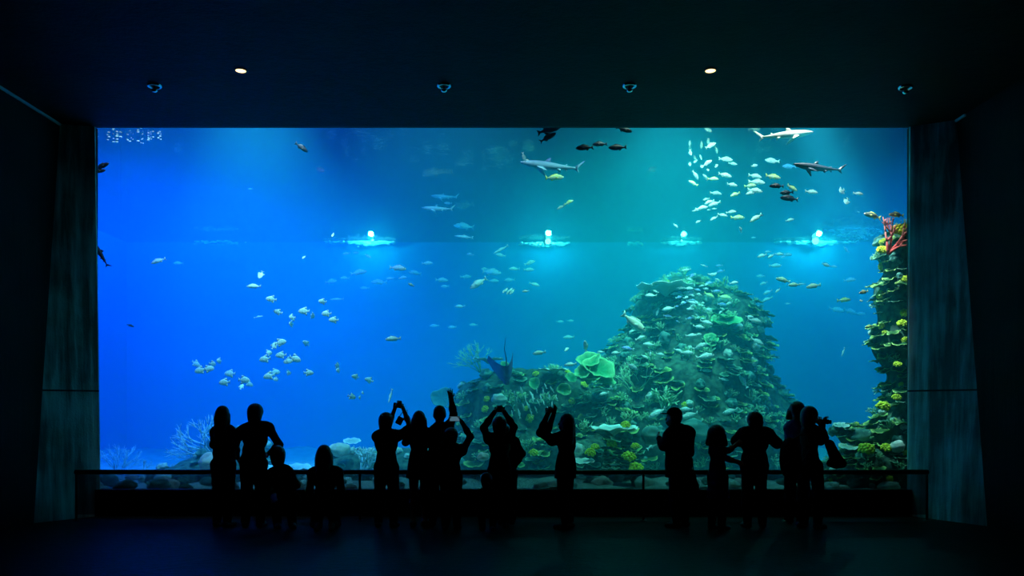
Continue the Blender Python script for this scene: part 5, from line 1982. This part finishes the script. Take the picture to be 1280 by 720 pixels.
# 13 man in a cap
D = 11.3
person('man in a baseball cap and long loose shirt, facing left, forearms before his chest', D, (842, 522), 1.64, yaw=42, arms={'L': ((829, 558, .02), (824, 548, .18)), 'R': ((862, 566, .05), (846, 572, .25))},
       J={'shL': (836, 546, .0), 'shR': (862, 541, .05)}, hair='short', cap=True, wide=1.15, hem=(.42, .185, .20), kid=1.05, bulk=.012, lean=(-.08, 0), headyaw=12)
t = empty('tote_bag', P(863, 612, 11.15))
tag(t, 'soft dark tote bag hanging low at the right side of the man in the cap', 'bag')
v, f = implicit([('e', A3([0, 0, .12]), A3([.085, .06, .17])), ('e', A3([.015, 0, .03]), A3([.11, .07, .10]))], .008, .05)
npmesh('bag', v, f, M_strap, t)
MB().tube([(-.04, 0, .26), (-.05, .01, .42), (-.02, .02, .52), (.03, .01, .42), (.04, 0, .26)], .009, 6).build('handle', M_strap, t)
# 14 girl
D = 11.1
person('little girl with bobbed hair in a blue shirt, reaching out to the right', D, (897, 545), 1.42, yaw=-52, arms={'R': ((911, 563, -.02), (919, 557, -.02)), 'L': ((911, 574, .10), (921, 577, .10))},
       J={'shL': (892, 565, .08), 'shR': (899, 563, -.10)}, hair='bob', hairm=M_hairb, top_col=(.018, .020, .12), wide=.95, top='shirt', sleeves=1, hem=(.30, .15, .24), kid=1.22)
# 15 man with elbows out
D = 11.25
person('broad man with a hooded head and both elbows out, standing right of the little girl', D, (943, 527), 1.62, yaw=0, arms={'L': ((920.5, 551, .06), (936, 541, .30)), 'R': ((971.5, 554, .06), (952, 541, .30))},
       J={'shL': (929, 544, 0), 'shR': (960, 544, 0)}, hair='full', wide=1.28, top_col=(.010, .010, .012), stance=1.1, hem=(.48, .18, .19), top='jacket', kid=1.05, bulk=.028)
phone(P(944, 537, 11.56), 'phone held before the face of the broad man with both elbows out')
# 16 woman in blue further back
D = 11.65
person('woman in a blue shirt standing behind the person with the video camera', D, (996.5, 514), 1.70, yaw=-20, arms={'L': ((985, 556, .02), (988, 575, .12)), 'R': ((1003, 556, .02), (1002, 572, .12))},
       J={'shL': (986, 535, 0), 'shR': (1006, 535, 0)}, hair='bob', top_col=(.06, .14, .34), wide=.85)
# 17 person filming, facing right
D = 11.2
person('person with curly hair filming to the right with a small video camera', D, (1012.5, 521), 1.66, yaw=-48, arms={'R': ((1031, 548, -.05), (1026, 531, .02)), 'L': ((1026, 552, .14), (1029, 532, .12))},
       J={'shR': (1020, 540, -.12), 'shL': (1008, 540, .16)}, hair='full', wide=1.0, stance=1.3, kid=1.08)
t = empty('video_camera', P(1031, 527, 11.24))
t.rotation_euler = (0, R(4), R(-10))
tag(t, 'small video camera held up by the person with curly hair', 'camera')
MB().box((-.07, -.03, -.035), (.05, .03, .035), bev=.010).build('body', M_phone, t)
MB().tube([(.05, 0, .0), (.085, 0, 0)], .030, 14).build('lens', M_phone, t)
MB().box((-.06, -.05, -.025), (.02, -.034, .028), bev=.003).build('flip_screen', M_phone, t)
t = empty('shoulder_bag', P(1043, 582, 11.15))
tag(t, 'dark wedge shaped shoulder bag at the right hip of the person filming', 'bag')
v, f = implicit([('c', A3([-.07, 0, .30]), A3([.02, 0, .02]), .06, .06), ('c', A3([-.05, 0, .28]), A3([.11, 0, .03]), .045, .05), ('c', A3([-.06, 0, .03]), A3([.10, 0, .03]), .05, .05)], .008, .05)
npmesh('bag', v, f, M_strap, t)
MB().tube([(-.08, 0, .22), (-.13, -.03, .36), (-.24, -.06, .50), (-.30, -.02, .56), (-.33, .08, .52)], .010, 6).build('strap', M_strap, t)
t = empty('backpack', P(987, 600, 10.95))
tag(t, 'large rounded dark backpack on the back of the person filming', 'backpack')
v, f = implicit([('e', A3([0, 0, .36]), A3([.125, .13, .22])), ('e', A3([.02, 0, .20]), A3([.14, .14, .20]))], .009, .08)
npmesh('bag', v, f, cloth('backpack_cloth', (.012, .012, .012)), t)
v, f = implicit([('e', A3([-.07, -.06, .22]), A3([.07, .07, .12]))], .009, .05)
npmesh('front_pocket', v, f, cloth('backpack_cloth', (.012, .012, .012)), t)
MB().tube([(.05, -.02, .55), (.13, -.04, .62), (.24, -.02, .60), (.28, .0, .42), (.16, .0, .2)], .014, 6).build('shoulder_strap', M_strap, t)
